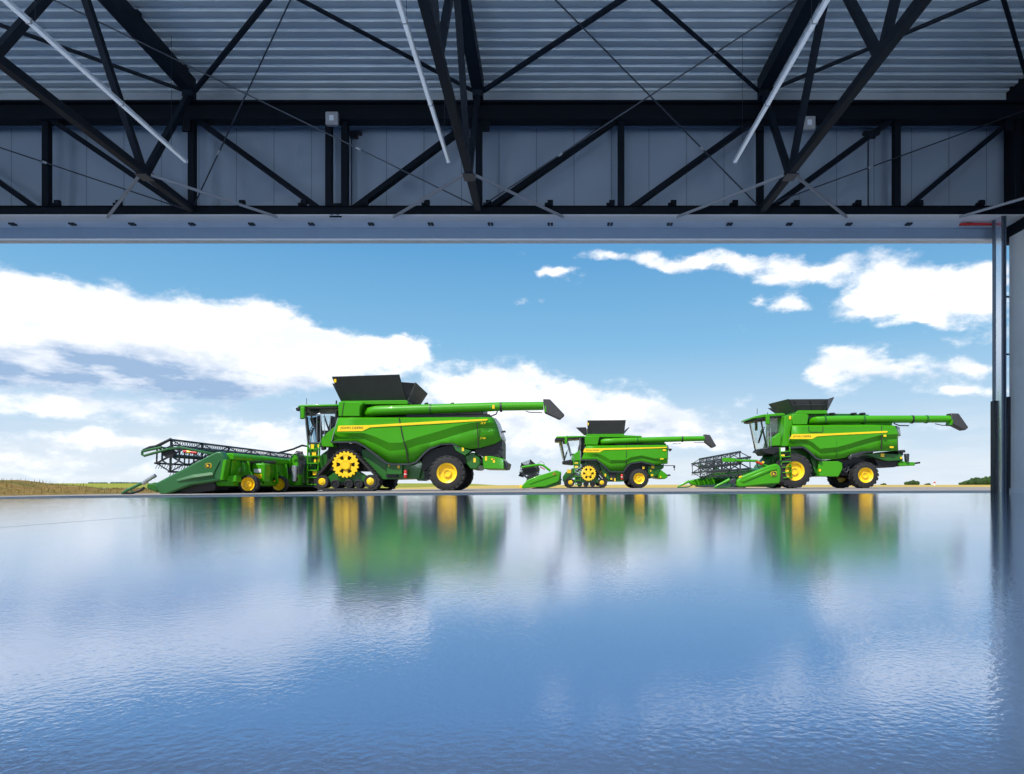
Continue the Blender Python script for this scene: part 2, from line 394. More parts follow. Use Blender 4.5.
# ------------------------------------------------------------------ roof trusses (running away from the camera)
TX = [-12.9, -7.16, -1.43, 4.24]
TL = ['far side roof truss at the hangar end, nearest the left wall', 'black roof truss whose lower chord crosses the upper left corner',
      'black roof truss ending above the tracked combine, middle one of the row', 'black roof truss coming from the upper right, above the small combine']
rt = []
for i, X in enumerate(TX):
    t = thing('roof_truss', TL[i], 'roof truss', (X, 12.4, 5.6), 'roof trusses')
    Y = lambda y: y - 12.4; Z = lambda z: z - 5.6
    MB().box(-.115, .115, Y(-6), Y(12.34), Z(8.0), Z(8.28)).build('top_chord', 'truss_steel', t, smooth=0)
    MB().box(-.065, .065, Y(-6), Y(12.43), Z(5.655), Z(5.785)).build('bottom_chord', 'truss_steel', t, smooth=0, bevel=.008)
    for k in range(6):
        yb, yt, yn = 10.95 - 3.0 * k, 12.34 - 3.0 * k, 12.34 - 3.0 * (k + 1)
        MB().bar((0, Y(yb + .03), Z(5.72)), (0, Y(yt), Z(8.02)), .10, .10, (1, 0, 0)).build('diagonal', 'truss_steel', t, smooth=0)
        MB().bar((0, Y(yb - .03), Z(5.72)), (0, Y(yn), Z(8.02)), .10, .10, (1, 0, 0)).build('diagonal', 'truss_steel', t, smooth=0)
    for k in range(12): MB().box(-.05, .05, Y(12.1 - 1.4 * k), Y(12.2 - 1.4 * k), Z(8.28), Z(8.42)).build('cleat', 'truss_steel', t, smooth=0)
    MB().box(-.10, .10, Y(12.22), Y(12.38), Z(7.88), Z(8.05)).build('end_plate', 'truss_steel', t, smooth=0)
    MB().box(-.10, .10, Y(10.82), Y(11.08), Z(5.635), Z(5.655)).build('node_plate', 'rod_steel', t, smooth=0)
# braces
def brace(p, q, r, label, name='brace', m='truss_steel', cat='brace', group=None, buckle=False):
    p, q = Vector(p), Vector(q)
    o = thing(name, label, cat, tuple(p), group); d = q - p
    MB().tube([(0, 0, 0), tuple(d)], r, 8).build('bar', m, o)
    if name == 'brace': MB().tube([tuple(d), (d[0], d[1], 8.43 - p[2])], r * .8, 8).build('hanger', m, o)
    if buckle:
        c = d * buckle; u = d.normalized() * .05
        MB().tube([c - u, c - u * .6, c + u * .6, c + u], [r, r * 2, r * 2, r], 8).build('turnbuckle', 'light_steel', o)
NP = [-12.9, -7.16, -1.43, 4.24, 9.5]
AP = [(-10.03, 10.1), (-4.3, 9.85), (1.42, 9.85), (7.2, 9.95)]
nm = ['upper left corner', 'left truss', 'middle truss', 'right truss', 'right wall']
for i, x in enumerate(NP):
    for s, a in ((-1, i - 1), (1, i)):
        if a < 0 or a >= len(AP) or i == 0: continue
        ax, ay = AP[a]; r = .036 if (s < 0 or i == 3) else .048
        brace((x + s * (.12 if i < 4 else -.03), 12.3, 8.04), (ax - s * .06, ay, 8.06), r, 'dark roof brace under the decking running %s from the top of the %s' % ('left' if s < 0 else 'right', nm[i]))
for i, x in enumerate((-7.16, -1.43, 4.24, 9.9)):
    for s in (-1, 1):
        if i == 3 and s > 0: continue
        p, q = (x + s * .10, 10.97, 5.69), (x + s * 1.70, 12.42, 5.579)
        if i == 3: p = (9.555, 11.25, 5.69)
        brace(p, q, .028, 'thin strut from the lower chord of the %s leading %s to the girder' % (nm[i + 1], 'left' if s < 0 else 'right') if i < 3 else 'thin pale strut at the right edge leading from the girder to the wall', 'strut', 'strut_steel', 'strut')
rods = [((-1.5, 12.36, 5.78), (-8.6, 10.25, 8.42), 'thin tie rod from the middle truss foot up left to the roof', .3),
        ((-7.1, 12.36, 5.78), (-4.2, 10.25, 8.42), 'thin tie rod from the foot of the left truss steeply up to the right', .28),
        ((-1.35, 12.36, 5.78), (4.37, 10.25, 8.42), 'thin tie rod from the middle truss foot up right to the roof', .27),
        ((4.15, 12.36, 5.78), (-.1, 10.25, 8.42), 'thin tie rod from the foot of the right truss up to the left', .3),
        ((4.3, 12.36, 5.78), (9.5, 12.3, 7.67), 'thin tie rod from the foot of the right truss up to the right wall', .4),
        ((-7.25, 12.36, 5.70), (-12.85, 12.3, 7.55), 'thin tie rod from the foot of the left truss toward the left edge', .5)]
for p, q, l, k in rods: brace(p, q, .013, l, 'tie_rod', 'rod_steel', 'tie rod', 'tie rods', k)

# ------------------------------------------------------------------ pendant tube lights
for X, l in ((-6.81, 'long white tube light hanging at the upper left beside the left truss'), (-1.90, 'long white tube light hanging left of the middle truss'),
             (3.46, 'long white tube light hanging in front of the right truss top chord')):
    o = thing('tube_light', l, 'light', (X, 11.6, 6.25), 'pendant tube lights')
    MB().box(-.036, .036, -9.6, -.02, .0, .05).build('housing', 'tube_white', o, bevel=.01)
    MB().box(-.028, .028, -9.55, -.03, -.022, .0).build('diffuser', 'tube_glow', o, bevel=.008)
    MB().box(-.038, .038, -.02, .0, -.024, .052).build('end_cap', 'tube_white', o, bevel=.006)
    for yy in (-1.75, -3.5, -5.2, -7.0):
        MB().box(-.039, .039, yy - .012, yy + .012, -.024, .053).build('joint', 'box_grey', o, bevel=.004)
    for yy in (-.45, -3.4, -6.4):
        MB().tube([(0, yy, .05), (0, yy, 2.04)], .004, 5).build('suspension_wire', 'rod_steel', o)

# ------------------------------------------------------------------ small fittings
for px, py, l in ((332, 118.5, 'grey square box with a pale window on the girder above the splice'), (809, 123, 'grey square box on the girder half behind the right truss')):
    o = thing('sensor_box', l, 'sensor', ((px - CX) * 12.3 / F, 12.3, CAMZ + (CY - py) * 12.3 / F), 'sensor boxes')
    MB().box(-.125, .125, -.02, .06, -.13, .13).build('case', 'box_grey', o, bevel=.01)
    MB().box(-.045, .045, -.035, -.02, -.055, .055).build('lens', 'tube_white', o, bevel=.01)
for px, l in ((351, 'thin wall conduit with a dark bracket right of the grey square box'), (869, 'thin wall conduit with a dark bracket at the right end of the wall')):
    x = (px - CX) * 13.0 / F
    o = thing('conduit', l, 'conduit', (x, 13.03, 5.63))
    MB().tube([(0, 0, .0), (0, 0, 1.92)], .012, 6).build('pipe', 'rod_steel', o)
    MB().box(-.12, .22, -.06, .02, 1.93, 1.99).box(-.02, .14, -.05, .02, 1.86, 1.93).build('bracket', 'guard_black', o, smooth=0)

# ------------------------------------------------------------------ door posts at the ends of the opening
def door_post(x, s, label):
    o = thing('door_post', label, 'door post', (x, 12.4, gz(x) - .002), 'door posts'); g = 5.595 - gz(x)
    MB().box(s * -.105, s * -.085, .0, .22, 0, g).build('jamb_face', 'bright_alu', o, smooth=0)
    MB().box(s * -.115, s * -.104, .16, .24, 0, g).build('edge_strip', 'post_steel', o, smooth=0)
    b = MB()
    b.box(s * -.085, s * -.045, 0, .2, 0, g); b.box(s * -.03, s * .0, .0, .2, 0, g); b.box(s * -.05, s * -.025, .04, .2, 0, g)
    b.build('front_profile', 'post_steel', o, smooth=0)
    for a, c, y0, h in ((-.155, -.105, .12, 1.87), (-.10, -.055, .10, 1.91), (.005, .075, -.02, 1.93)):
        xs = sorted((s * a, s * c)); MB().box(xs[0], xs[1], y0, y0 + .12, 0, h).build('guard_rail', 'guard_black', o, bevel=.006)
    for z in (2.80, 3.96): MB().bar((0, .1, z), (s * .16, .1, z), .02, .035).build('cross_bar', 'post_steel', o, smooth=0)
door_post(9.13, 1, 'steel door post with black guard rails beside the concrete wall')
door_post(-17.75, -1, 'steel door post at the other end of the opening by the left wall')
# ------------------------------------------------------------------ machines
def text_mesh(s, w, h, m, name='lettering', parent=None, loc=(0, 0, 0), skew=0.0, thick=0.006):
    """letters of overall size w x h standing in the x-z plane, facing -y"""
    cu = bpy.data.curves.new(name, 'FONT'); cu.body = s; cu.extrude = 0.5; cu.resolution_u = 3
    to = bpy.data.objects.new(name, cu); COL.objects.link(to)
    me = bpy.data.meshes.new_from_object(to.evaluated_get(bpy.context.evaluated_depsgraph_get()))
    bpy.data.objects.remove(to); bpy.data.curves.remove(cu)
    xs = [v.co.x for v in me.vertices]; ys = [v.co.y for v in me.vertices]
    x0, sx, y0, sy = min(xs), w / (max(xs) - min(xs)), min(ys), h / (max(ys) - min(ys))
    for v in me.vertices:
        x, y, z = v.co; zz = (y - y0) * sy
        v.co = ((x - x0) * sx + skew * zz, -(z + .5) * thick, zz)
    me.materials.append(MATS[m]); me.name = name
    o = bpy.data.objects.new(name, me); COL.objects.link(o); o.parent = parent; o.location = loc
    return o

class Mach:
    """a machine whose near side stands in the plane y = D; pixel measures of the photograph become metres in its own frame"""
    def __init__(s, name, label, cat, D, px0, zoom, group=None):
        s.D, s.zm = D, zoom
        s.X0 = (px0 - CX) * D / F; s.z0 = gz(s.X0) - .004
        s.root = thing(name, label, cat, (s.X0, D, s.z0), group)
    def pt(s, x, y, dy=0.0):
        a, b, k = s.zm; px, py = a + x / k, b + y / k; d = s.D + dy
        return ((px - CX) * d / F - s.X0, CAMZ + (CY - py) * d / F - s.z0)
    def P3(s, x, y, dy=0.0):
        u, w = s.pt(x, y, dy); return (u, dy, w)
    def r(s, r, dy=0.0): return r / s.zm[2] * (s.D + dy) / F
    def slab(s, name, m, poly, y0, y1, bevel=.02, parent=None, **k):
        return MB().prism([s.pt(x, y, y0) for x, y in poly], y0, y1).build(name, m, parent or s.root, bevel=bevel, **k)
    def panel(s, name, m, rows, W=None, parent=None, solid=.04):
        """rows = stations, each a list of (x, y, inset); W mirrors it to the far side"""
        n = len(rows[0]); b = MB()
        rows = [[p if k < 3 else (p[0], p[1], p[2] + (.11 if k == 3 else -.02)) for k, p in enumerate(r)] for r in rows]
        vs = []
        for st in rows:
            for x, y, i in st:
                u, w = s.pt(x, y, 0); vs.append((u, i if W is None else W - i, w))
        b.add(vs, [(i * n + k, (i + 1) * n + k, (i + 1) * n + k + 1, i * n + k + 1) for i in range(len(rows) - 1) for k in range(n - 1)])
        return b.build(name, m, parent or s.root, smooth=14, solid=solid)
    def line(s, name, m, pts, w, dy=0.0, h=None, parent=None):
        b = MB(); q = [s.P3(x, y, dy) for x, y in pts]
        for i in range(len(q) - 1): b.bar(q[i], q[i + 1], h or w, w, (0, 1, 0)) if False else b.tube([q[i], q[i + 1]], w / 2, 6)
        return b.build(name, m, parent or s.root)
    def pipe(s, name, m, pts, r, parent=None, n=10):
        return MB().tube([s.P3(*p) for p in pts], r, n).build(name, m, parent or s.root, smooth=50)

def wheel(M, cx, cz, y0, R, w, rr, lugs=20, parent=None, side=1, hub=True):
    """tyre with chevron lugs and a dished yellow rim; y0 = outer face, side=1 when the outer face looks at the camera"""
    s = side; p = parent or M.root; c = (cx, y0, cz)
    pr = [(rr, .05), (rr * 1.06, .0), (R * .80, -.015), (R * .93, .03), (R * .965, .08), (R * .965, w - .08), (R * .93, w - .03), (R * .80, w + .015), (rr * 1.06, w), (rr, w - .05)]
    b = MB(); n = 36; rings = [[(cx + r * cos(2 * pi * k / n), y0 + s * y, cz + r * sin(2 * pi * k / n)) for k in range(n)] for r, y in pr]
    b.loft(rings + [rings[0]], caps=False)
    for k in range(lugs):
        for half in (0, 1):
            a0 = 2 * pi * (k + half * .5) / lugs; q = []
            for t in range(4):
                f = t / 3.0; a = a0 + f * .9 * 2 * pi / lugs
                yy = (.0 + f * w * .5) if half == 0 else (w - f * w * .5)
                q.append((a, yy))
            ht = R * .05; wd = pi / lugs * .52
            for t in range(3):
                (a, y1), (a2, y2) = q[t], q[t + 1]
                vs = []
                for aa, yy in ((a, y1), (a2, y2)):
                    rb = R * (.90 if yy < .06 or yy > w - .06 else .955)
                    for r_ in (rb, R):
                        for e in (-1, 1): vs.append((cx + r_ * cos(aa + e * wd), y0 + s * yy, cz + r_ * sin(aa + e * wd)))
                b.add(vs, [(0, 1, 3, 2), (4, 6, 7, 5), (0, 4, 5, 1), (2, 3, 7, 6), (0, 2, 6, 4), (1, 5, 7, 3)])
    ty = b.build('tyre', 'rubber', p, smooth=35)
    b = MB()
    b.lathe([(.001, .10), (rr * .28, .10), (rr * .30, .06), (rr * .42, .06), (rr * .44, .14), (rr * .78, .12), (rr * .86, .03), (rr * 1.04, -.012), (rr * 1.05, .04), (rr * .95, .2), (.001, .22)]
            if s == 1 else [(.001, -.1), (rr * .3, -.1), (rr * .44, -.14), (rr * .78, -.12), (rr * 1.04, .012), (rr * .95, -.2), (.001, -.22)], c, 28)
    for k in range(10):
        a = 2 * pi * k / 10; q = (cx + rr * .36 * cos(a), y0 + s * .05, cz + rr * .36 * sin(a))
        b.tube([q, (q[0], q[1] + s * .03, q[2])], rr * .035, 6)
    b.build('rim', 'yellow', ty)
    return ty

def hull(pts):
    pts = sorted(set(pts)); 
    def half(ps):
        o = []
        for p in ps:
            while len(o) > 1 and (o[-1][0] - o[-2][0]) * (p[1] - o[-2][1]) - (o[-1][1] - o[-2][1]) * (p[0] - o[-2][0]) <= 0: o.pop()
            o.append(p)
        return o
    a, b = half(pts), half(pts[::-1]); return a[:-1] + b[:-1]

def track(M, spr, idl, rol, y0, w, name='track_belt', teeth=20, far=False):
    """rubber belt around a high sprocket and two idlers; circles are (x, z, r) in metres"""
    th = .085
    circ = [(x + (r + 0.0) * cos(2 * pi * k / 40), z + (r + 0.0) * sin(2 * pi * k / 40)) for x, z, r in [(spr[0], spr[1], spr[2] * 1.0)] + idl for k in range(40)]
    path = hull(circ); n = len(path); out = []
    L = []
    for i in range(n):
        p, q = path[i], path[(i + 1) % n]; d = sqrt((q[0] - p[0]) ** 2 + (q[1] - p[1]) ** 2); L.append(d)
    def off(i, o):
        a, b, c = path[i - 1], path[i], path[(i + 1) % n]
        tx, tz = c[0] - a[0], c[1] - a[1]; l = sqrt(tx * tx + tz * tz) or 1; return (b[0] + tz / l * o, b[1] - tx / l * o)
    b = MB()
    rings = [[(off(i, 0)[0], y0, off(i, 0)[1]), (off(i, th)[0], y0, off(i, th)[1]), (off(i, th)[0], y0 + w, off(i, th)[1]), (off(i, 0)[0], y0 + w, off(i, 0)[1])] for i in range(n)]
    b.loft(rings + [rings[0]], caps=False)
    tot = sum(L); pitch = tot / round(tot / .17); acc, nxt = 0.0, 0.0
    for i in range(n):
        p, q = path[i], path[(i + 1) % n]
        while nxt < acc + L[i] - 1e-6 and L[i] > 0:
            f = (nxt - acc) / L[i]; x, z = p[0] + (q[0] - p[0]) * f, p[1] + (q[1] - p[1]) * f
            tx, tz = (q[0] - p[0]) / L[i], (q[1] - p[1]) / L[i]; nx, nz = tz, -tx
            for ya, yb, sh in ((y0 - .012, y0 + w * .5, .03), (y0 + w * .5, y0 + w + .012, -.03)):
                vs = []
                for yy in (ya, yb):
                    s_ = sh if (yy < y0 or yy > y0 + w) else -sh * .6 if sh > 0 else -sh * .6
                    for o in (th - .02, th + .035):
                        for e in (-.038, .038): vs.append((x + nx * o + tx * (e + s_ * (1 if sh > 0 else -1)), yy, z + nz * o + tz * (e + s_ * (1 if sh > 0 else -1))))
                b.add(vs, [(0, 1, 3, 2), (4, 6, 7, 5), (0, 4, 5, 1), (2, 3, 7, 6), (0, 2, 6, 4), (1, 5, 7, 3)])
            nxt += pitch
        acc += L[i]
    belt = b.build(name, 'rubber', M.root, smooth=30)
    if far: 
        for x, z, r in idl: MB().lathe([(.001, 0), (r * .9, 0), (r * .9, w * .8), (.001, w * .8)], (x, y0 + .05, z), 20).build('idler_wheel', 'rubber', belt)
        return belt
    # sprocket: toothed ring with six windows
    x, z, r = spr; b = MB(); N = teeth * 6; ys = (y0 - .02, y0 + .10); ro = []
    for k in range(N):
        ph = (k % 6); ro.append(r * (1.0 if ph in (1, 2, 3) else .90))
    ri = r * .70
    def ringpts(rad, y): return [(x + (rad[k] if isinstance(rad, list) else rad) * cos(2 * pi * k / N), y, z + (rad[k] if isinstance(rad, list) else rad) * sin(2 * pi * k / N)) for k in range(N)]
    R_ = [ringpts(ri, ys[0]), ringpts(ro, ys[0]), ringpts(ro, ys[1]), ringpts(ri, ys[1])]; b.loft(R_ + [R_[0]], caps=False)
    hb = r * .40
    R_ = [ringpts(hb * .55, ys[0] - .05), ringpts(hb * .9, ys[0] - .05), ringpts(hb, ys[0]), ringpts(hb, ys[1])]; b.loft(R_, caps=True)
    for k in range(6):                      # webs between the windows
        a = 2 * pi * (k + .5) / 6; n_ = 8
        vs = []
        for yy in (ys[0] + .012, ys[1]):
            for j, rad in ((0, hb * .96), (1, ri * 1.02)):
                wd = (.30 if j == 0 else .27)
                for e in range(n_ + 1):
                    aa = a + wd * (e / n_ * 2 - 1); vs.append((x + rad * cos(aa), yy, z + rad * sin(aa)))
        m_ = n_ + 1; fs = []
        for e in range(n_): fs += [(e, e + 1, m_ + e + 1, m_ + e), (2 * m_ + e, 3 * m_ + e, 3 * m_ + e + 1, 2 * m_ + e + 1)]
        fs += [(0, m_, 3 * m_, 2 * m_), (n_, 2 * m_ + n_, 3 * m_ + n_, m_ + n_)]
        b.add(vs, fs)
    for k in range(12):
        a = 2 * pi * k / 12; q = (x + hb * .76 * cos(a), ys[0] - .045, z + hb * .76 * sin(a)); b.tube([q, (q[0], q[1] - .03, q[2])], r * .025, 6)
    b.build('drive_sprocket', 'yellow', belt)
    MB().lathe([(.001, .11), (r * .72, .11), (r * .72, w * .7), (.001, w * .7)], (x, y0, z), 24).build('sprocket_drum', 'black', belt)
    for i, (x, z, r) in enumerate(idl):
        iw = MB().lathe([(.001, .02), (r * .55, .02), (r * .58, -.01), (r * .93, -.02), (r, .03), (r, w - .05), (.001, w - .05)], (x, y0, z), 28).build('idler_wheel', 'rubber', belt)
        b = MB().lathe([(.001, -.06), (r * .22, -.06), (r * .25, -.03), (r * .50, -.02), (r * .56, .0), (r * .56, .04), (.001, .04)], (x, y0, z), 24)
        for k in range(6):
            a = 2 * pi * k / 6; b.tube([(x + r * .38 * cos(a), y0 - .04, z + r * .38 * sin(a)), (x + r * .38 * cos(a), y0 - .01, z + r * .38 * sin(a))], r * .05, 6)
        hb_ = b.build('idler_hub', 'yellow', belt)
    for x, z, r in rol:
        MB().lathe([(.001, .0), (r * .3, .0), (r * .34, .03), (r * .7, .03), (r * .76, -.01), (r * .98, .0), (r, .04), (r, w - .05), (.001, w - .05)], (x, y0, z), 24).build('roller', 'black', belt)
    xs = [c[0] for c in idl]; zz = [c[1] for c in idl]
    b = MB(); b.prism([(spr[0] - .22, spr[1] - .1), (spr[0] + .22, spr[1] - .1), (max(xs) - .02, max(zz) + .10), (max(xs) - .02, min(zz) - .02), (min(xs) + .02, min(zz) - .02), (min(xs) + .02, max(zz) + .10)], y0 + w * .28, y0 + w * .72)
    b.build('track_frame', 'deep_green', belt, bevel=.02)
    return belt

def ladder(M, bl, br, tl, tr, dy, rungs, m='green', treads=.09):
    """two side rails with treads; corners are photo measures"""
    a, b_, c, d = (M.P3(*p, dy) for p in (bl, br, tl, tr))
    lb = MB().bar(a, c, .05, .10, (0, 1, 0)); lb.bar(b_, d, .05, .10, (0, 1, 0))
    lad = lb.build('ladder', m, M.root, bevel=.008)
    for i in range(rungs):
        f = (i + .15) / rungs; p = Vector(a).lerp(Vector(c), f); q = Vector(b_).lerp(Vector(d), f)
        MB().bar(p, q, .24, .045, (0, 0, 1)).build('rung', m, lad, bevel=.006)
    return lad

def hopper(M, near_b, near_t, W, rise_front, rise_back, y0=.45, m='cover_grey', front=True):
    pass

def stickers(M, lst, dy, m='yellow', name='sticker', parent=None):
    for x, y, w, h in lst:
        M.slab(name, m, [(x - w / 2, y - h / 2), (x + w / 2, y - h / 2), (x + w / 2, y + h / 2), (x - w / 2, y + h / 2)], dy - .012, dy + .004, bevel=0, parent=parent)

def emblem(M, x, y, r, dy, parent):
    """small dark rounded badge with a yellow rim and a leaping animal shape"""
    def oct_(s, sy=.82): return [(x + r * s * a, y + r * s * sy * c) for a, c in ((-.6, -1), (.6, -1), (1, -.6), (1, .6), (.6, 1), (-.6, 1), (-1, .6), (-1, -.6))]
    e = M.slab('emblem', 'yellow', oct_(1.0), dy - .012, dy, bevel=0, parent=parent)
    b = MB().prism([M.pt(a, c, dy) for a, c in oct_(.86)], dy - .02, dy - .012); b.build('emblem_field', 'letter', e)
    deer = [(-.42, -.55), (-.30, -.62), (-.22, -.30), (.05, -.22), (.45, .12), (.72, .42), (.55, .45), (.30, .18), (.05, .22), (-.1, .52), (-.25, .50), (-.18, .15), (-.40, .38), (-.62, .36), (-.40, .08), (-.36, -.2), (-.62, -.22)]
    b = MB().prism([M.pt(x + r * .8 * a, y + r * .8 * c, dy) for a, c in deer], dy - .028, dy - .02); b.build('emblem_animal', 'yellow', e)

def auger(M, axis, y_c, r0, r1, spout, collars, elbow):
    pts = [M.P3(x, y, y_c) for x, y in axis]
    n = len(pts); rs = [r0 + (r1 - r0) * i / (n - 1) for i in range(n)]
    e = [M.P3(*elbow[0], y_c + .55), M.P3(*elbow[1], y_c + .18)]
    au = MB().tube([e[0], e[1]] + pts, [r0 * 1.05, r0 * 1.05] + rs, 20).build('unloading_auger', 'green', M.root, smooth=50)
    for x, f in collars:
        (x0, y0), (x1, y1) = axis[0], axis[-1]; y = y0 + (y1 - y0) * (x - x0) / (x1 - x0)
        c = Vector(M.P3(x, y, y_c)); d = (Vector(pts[-1]) - Vector(pts[0])).normalized() * .045
        rr = r0 + (r1 - r0) * (x - x0) / (x1 - x0)
        MB().tube([c - d, c + d], rr * 1.12, 20).build('collar', f, au)
    M.slab('spout', 'cover_grey', spout, y_c - r1 * 1.15, y_c + r1 * 1.15, bevel=.03, parent=au)
    return au

def cab(M, roof, visor, glass, pillars, floor, dy0, dy1, seat, rear, mirror=None, tint='cab_glass'):
    fl = M.slab('cab', 'black', floor, dy0 - .05, dy1 + .05, bevel=.03)
    M.slab('cab_roof', 'green', roof, dy0 - .12, dy1 + .12, bevel=.04, parent=fl, segs=2)
    M.slab('cab_visor', 'black', visor, dy0 - .10, dy1 + .10, bevel=.03, parent=fl)
    k = lambda y: [M.pt(x, z, dy0) for x, z in glass]
    g = k(0); n = len(g)
    b = MB(); b.add([(x, dy0, z) for x, z in g], [tuple(range(n))]); b.build('side_window', tint, fl, smooth=0)
    b = MB(); b.add([(x, dy1, z) for x, z in g], [tuple(range(n))]); b.build('side_window', tint, fl, smooth=0)
    # windscreen bowed forward between the front edges (first two points are the front edge, top then bottom)
    (xt, zt), (xb, zb) = g[0], g[-1]; m = 8; r0, r1 = [], []
    for i in range(m + 1):
        f = i / m; bow = .22 * (1 - (2 * f - 1) ** 2); y = dy0 + (dy1 - dy0) * f
        r0.append((xt - bow, y, zt)); r1.append((xb - bow * .7, y, zb))
    b = MB(); b.loft([r0, r1], caps=False, closed=False); b.build('windscreen', tint, fl)
    for (x0, y0, x1, y1, w) in pillars:
        p, q = M.pt(x0, y0, dy0), M.pt(x1, y1, dy0)
        for yy in (dy0, dy1): MB().bar((p[0], yy, p[1]), (q[0], yy, q[1]), .07, w, (0, 1, 0)).build('pillar', 'black', fl, bevel=.01)
    M.slab('rear_wall', 'black', rear, dy0 + .1, dy1 - .1, bevel=.02, parent=fl)
    sx, sz = M.pt(*seat, (dy0 + dy1) / 2); yc = (dy0 + dy1) / 2
    st = MB().box(sx - .25, sx + .28, yc - .25, yc + .25, sz - .08, sz + .08).build('seat', 'skin_seat', fl, bevel=.05, segs=2)
    MB().prism([(sx + .15, sz + .05), (sx + .30, sz + .05), (sx + .42, sz + .75), (sx + .30, sz + .80)], yc - .24, yc + .24).build('seat_back', 'skin_seat', st, bevel=.05, segs=2)
    MB().box(sx - .05, sx + .22, yc - .14, yc + .14, sz - .5, sz - .08).build('seat_base', 'black', st, bevel=.02)
    b = MB().tube([(sx - .85, yc, sz - .5), (sx - .62, yc, sz + .22)], .05, 8); 
    pts = [(sx - .62 + .09 * cos(a) , yc + .2 * sin(a), sz + .24 + .17 * cos(a) * .9) for a in [2 * pi * k / 16 for k in range(17)]]
    b.tube(pts, .018, 6, caps=False); b.build('steering_wheel', 'black', fl)
    if mirror:
        for (x, y, w, h, dd) in mirror:
            p = M.pt(x, y, dd); ww, hh = M.r(w, dd) / 2, M.r(h, dd) / 2
            mo = MB().box(p[0] - ww, p[0] + ww, dd - .08, dd + .08, p[1] - hh, p[1] + hh).build('mirror', 'green' if dd < dy0 else 'black', fl, bevel=.03, segs=2)
            MB().tube([(p[0], dd, p[1] + hh * .8), (p[0] + .1, dd + (.3 if dd < dy0 else -.3), p[1] + hh + .12), (p[0] + .1, dy0 if dd < dy0 else dy1, p[1] + hh + .12)], .02, 6).build('mirror_arm', 'black', mo)
    x, z = M.pt(roof[0][0], roof[0][1], dy0)
    return fl

def plate_quad(M, name, m, q, th=.05, parent=None):
    """plate through four 3-d corners"""
    a, b, c, d = [Vector(p) for p in q]; nrm = (b - a).cross(d - a).normalized() * th / 2
    mb = MB(); mb.add([p + nrm for p in (a, b, c, d)] + [p - nrm for p in (a, b, c, d)],
                      [(0, 1, 2, 3), (7, 6, 5, 4), (0, 4, 5, 1), (1, 5, 6, 2), (2, 6, 7, 3), (3, 7, 4, 0)])
    return mb.build(name, m, parent or M.root, smooth=0)

def extinguisher(M, x, y, h, label, dy=.12):
    p = M.P3(x, y, dy); hh = M.r(h, dy)
    o = thing('fire_extinguisher', label, 'extinguisher', (M.X0 + p[0], M.D + dy, M.z0 + p[2] - hh / 2))
    r = hh * .17
    MB().tube([(0, 0, 0), (0, 0, .02), (0, 0, hh * .72), (0, 0, hh * .80), (0, 0, hh * .84)], [r * .9, r, r, r * .6, r * .3], 14).build('cylinder', 'red', o)
    MB().box(-r * .5, r * .9, -r * .3, r * .3, hh * .84, hh).build('valve', 'black', o, bevel=.006)
    MB().tube([(r * .6, 0, hh * .9), (r * 1.3, -.01, hh * .75), (r * 1.25, -.02, hh * .3)], .012, 6).build('hose', 'black', o)
    MB().tube([(0, 0, hh * .36), (0, 0, hh * .46)], r * 1.02, 14).build('paper_band', 'white_paint', o)

# ================================================================== combine A: big one on tracks, open hopper
A = Mach('combine_harvester', 'largest green combine harvester on tracks, nearest one with tall dark hopper covers open', 'combine harvester', 28.3, 420, (290, 370, 5.953), 'combine harvesters')
W = 3.35
ST = [[(287, 283, .12), (285, 292, .02), (262, 374, 0), (257, 398, .04), (248, 427, .16)],
      [(395, 283, .12), (395, 292, .02), (393, 374, 0), (391, 393, .05), (395, 426, .17)],
      [(440, 283, .12), (440, 292, .02), (436, 374, 0), (433, 408, .05), (441, 450, .2)],
      [(500, 283, .12), (500, 292, .02), (505, 395, 0), (508, 440, .05), (505, 496, .22)],
      [(575, 283, .12), (575, 292, .02), (590, 432, 0), (590, 482, .04), (575, 550, .24)],
      [(650, 283, .12), (652, 292, .02), (660, 432, 0), (664, 474, .04), (655, 556, .25)],
      [(705, 283, .12), (706, 292, .02), (712, 415, 0), (716, 460, .04), (712, 556, .25)],
      [(752, 283, .12), (752, 292, .02), (752, 402, 0), (752, 447, .04), (752, 543, .24)],
      [(830, 282, .12), (830, 291, .02), (830, 380, 0), (830, 430, .04), (830, 466, .14)],
      [(900, 282, .12), (900, 291, .02), (900, 360, 0), (900, 412, .04), (900, 438, .10)],
      [(965, 281, .12), (965, 290, .02), (965, 340, 0), (965, 390, .04), (965, 434, .12)],
      [(1005, 281, .12), (1005, 290, .02), (1005, 330, 0), (1005, 378, .04), (1005, 456, .12)],
      [(1075, 281, .12), (1075, 290, .02), (1075, 315, 0), (1075, 358, .04), (1075, 469, .12)],
      [(1125, 280, .12), (1125, 290, .02), (1125, 310, 0), (1127, 345, .04), (1130, 462, .14)],
      [(1180, 280, .14), (1184, 289, .04), (1192, 312, .02), (1203, 340, .06), (1215, 438, .20)],
      [(1207, 280, .30), (1212, 289, .22), (1222, 310, .20), (1232, 340, .22), (1254, 415, .34)]]
sp = A.panel('side_panel', 'green', ST)
A.panel('side_panel', 'green', ST, W)
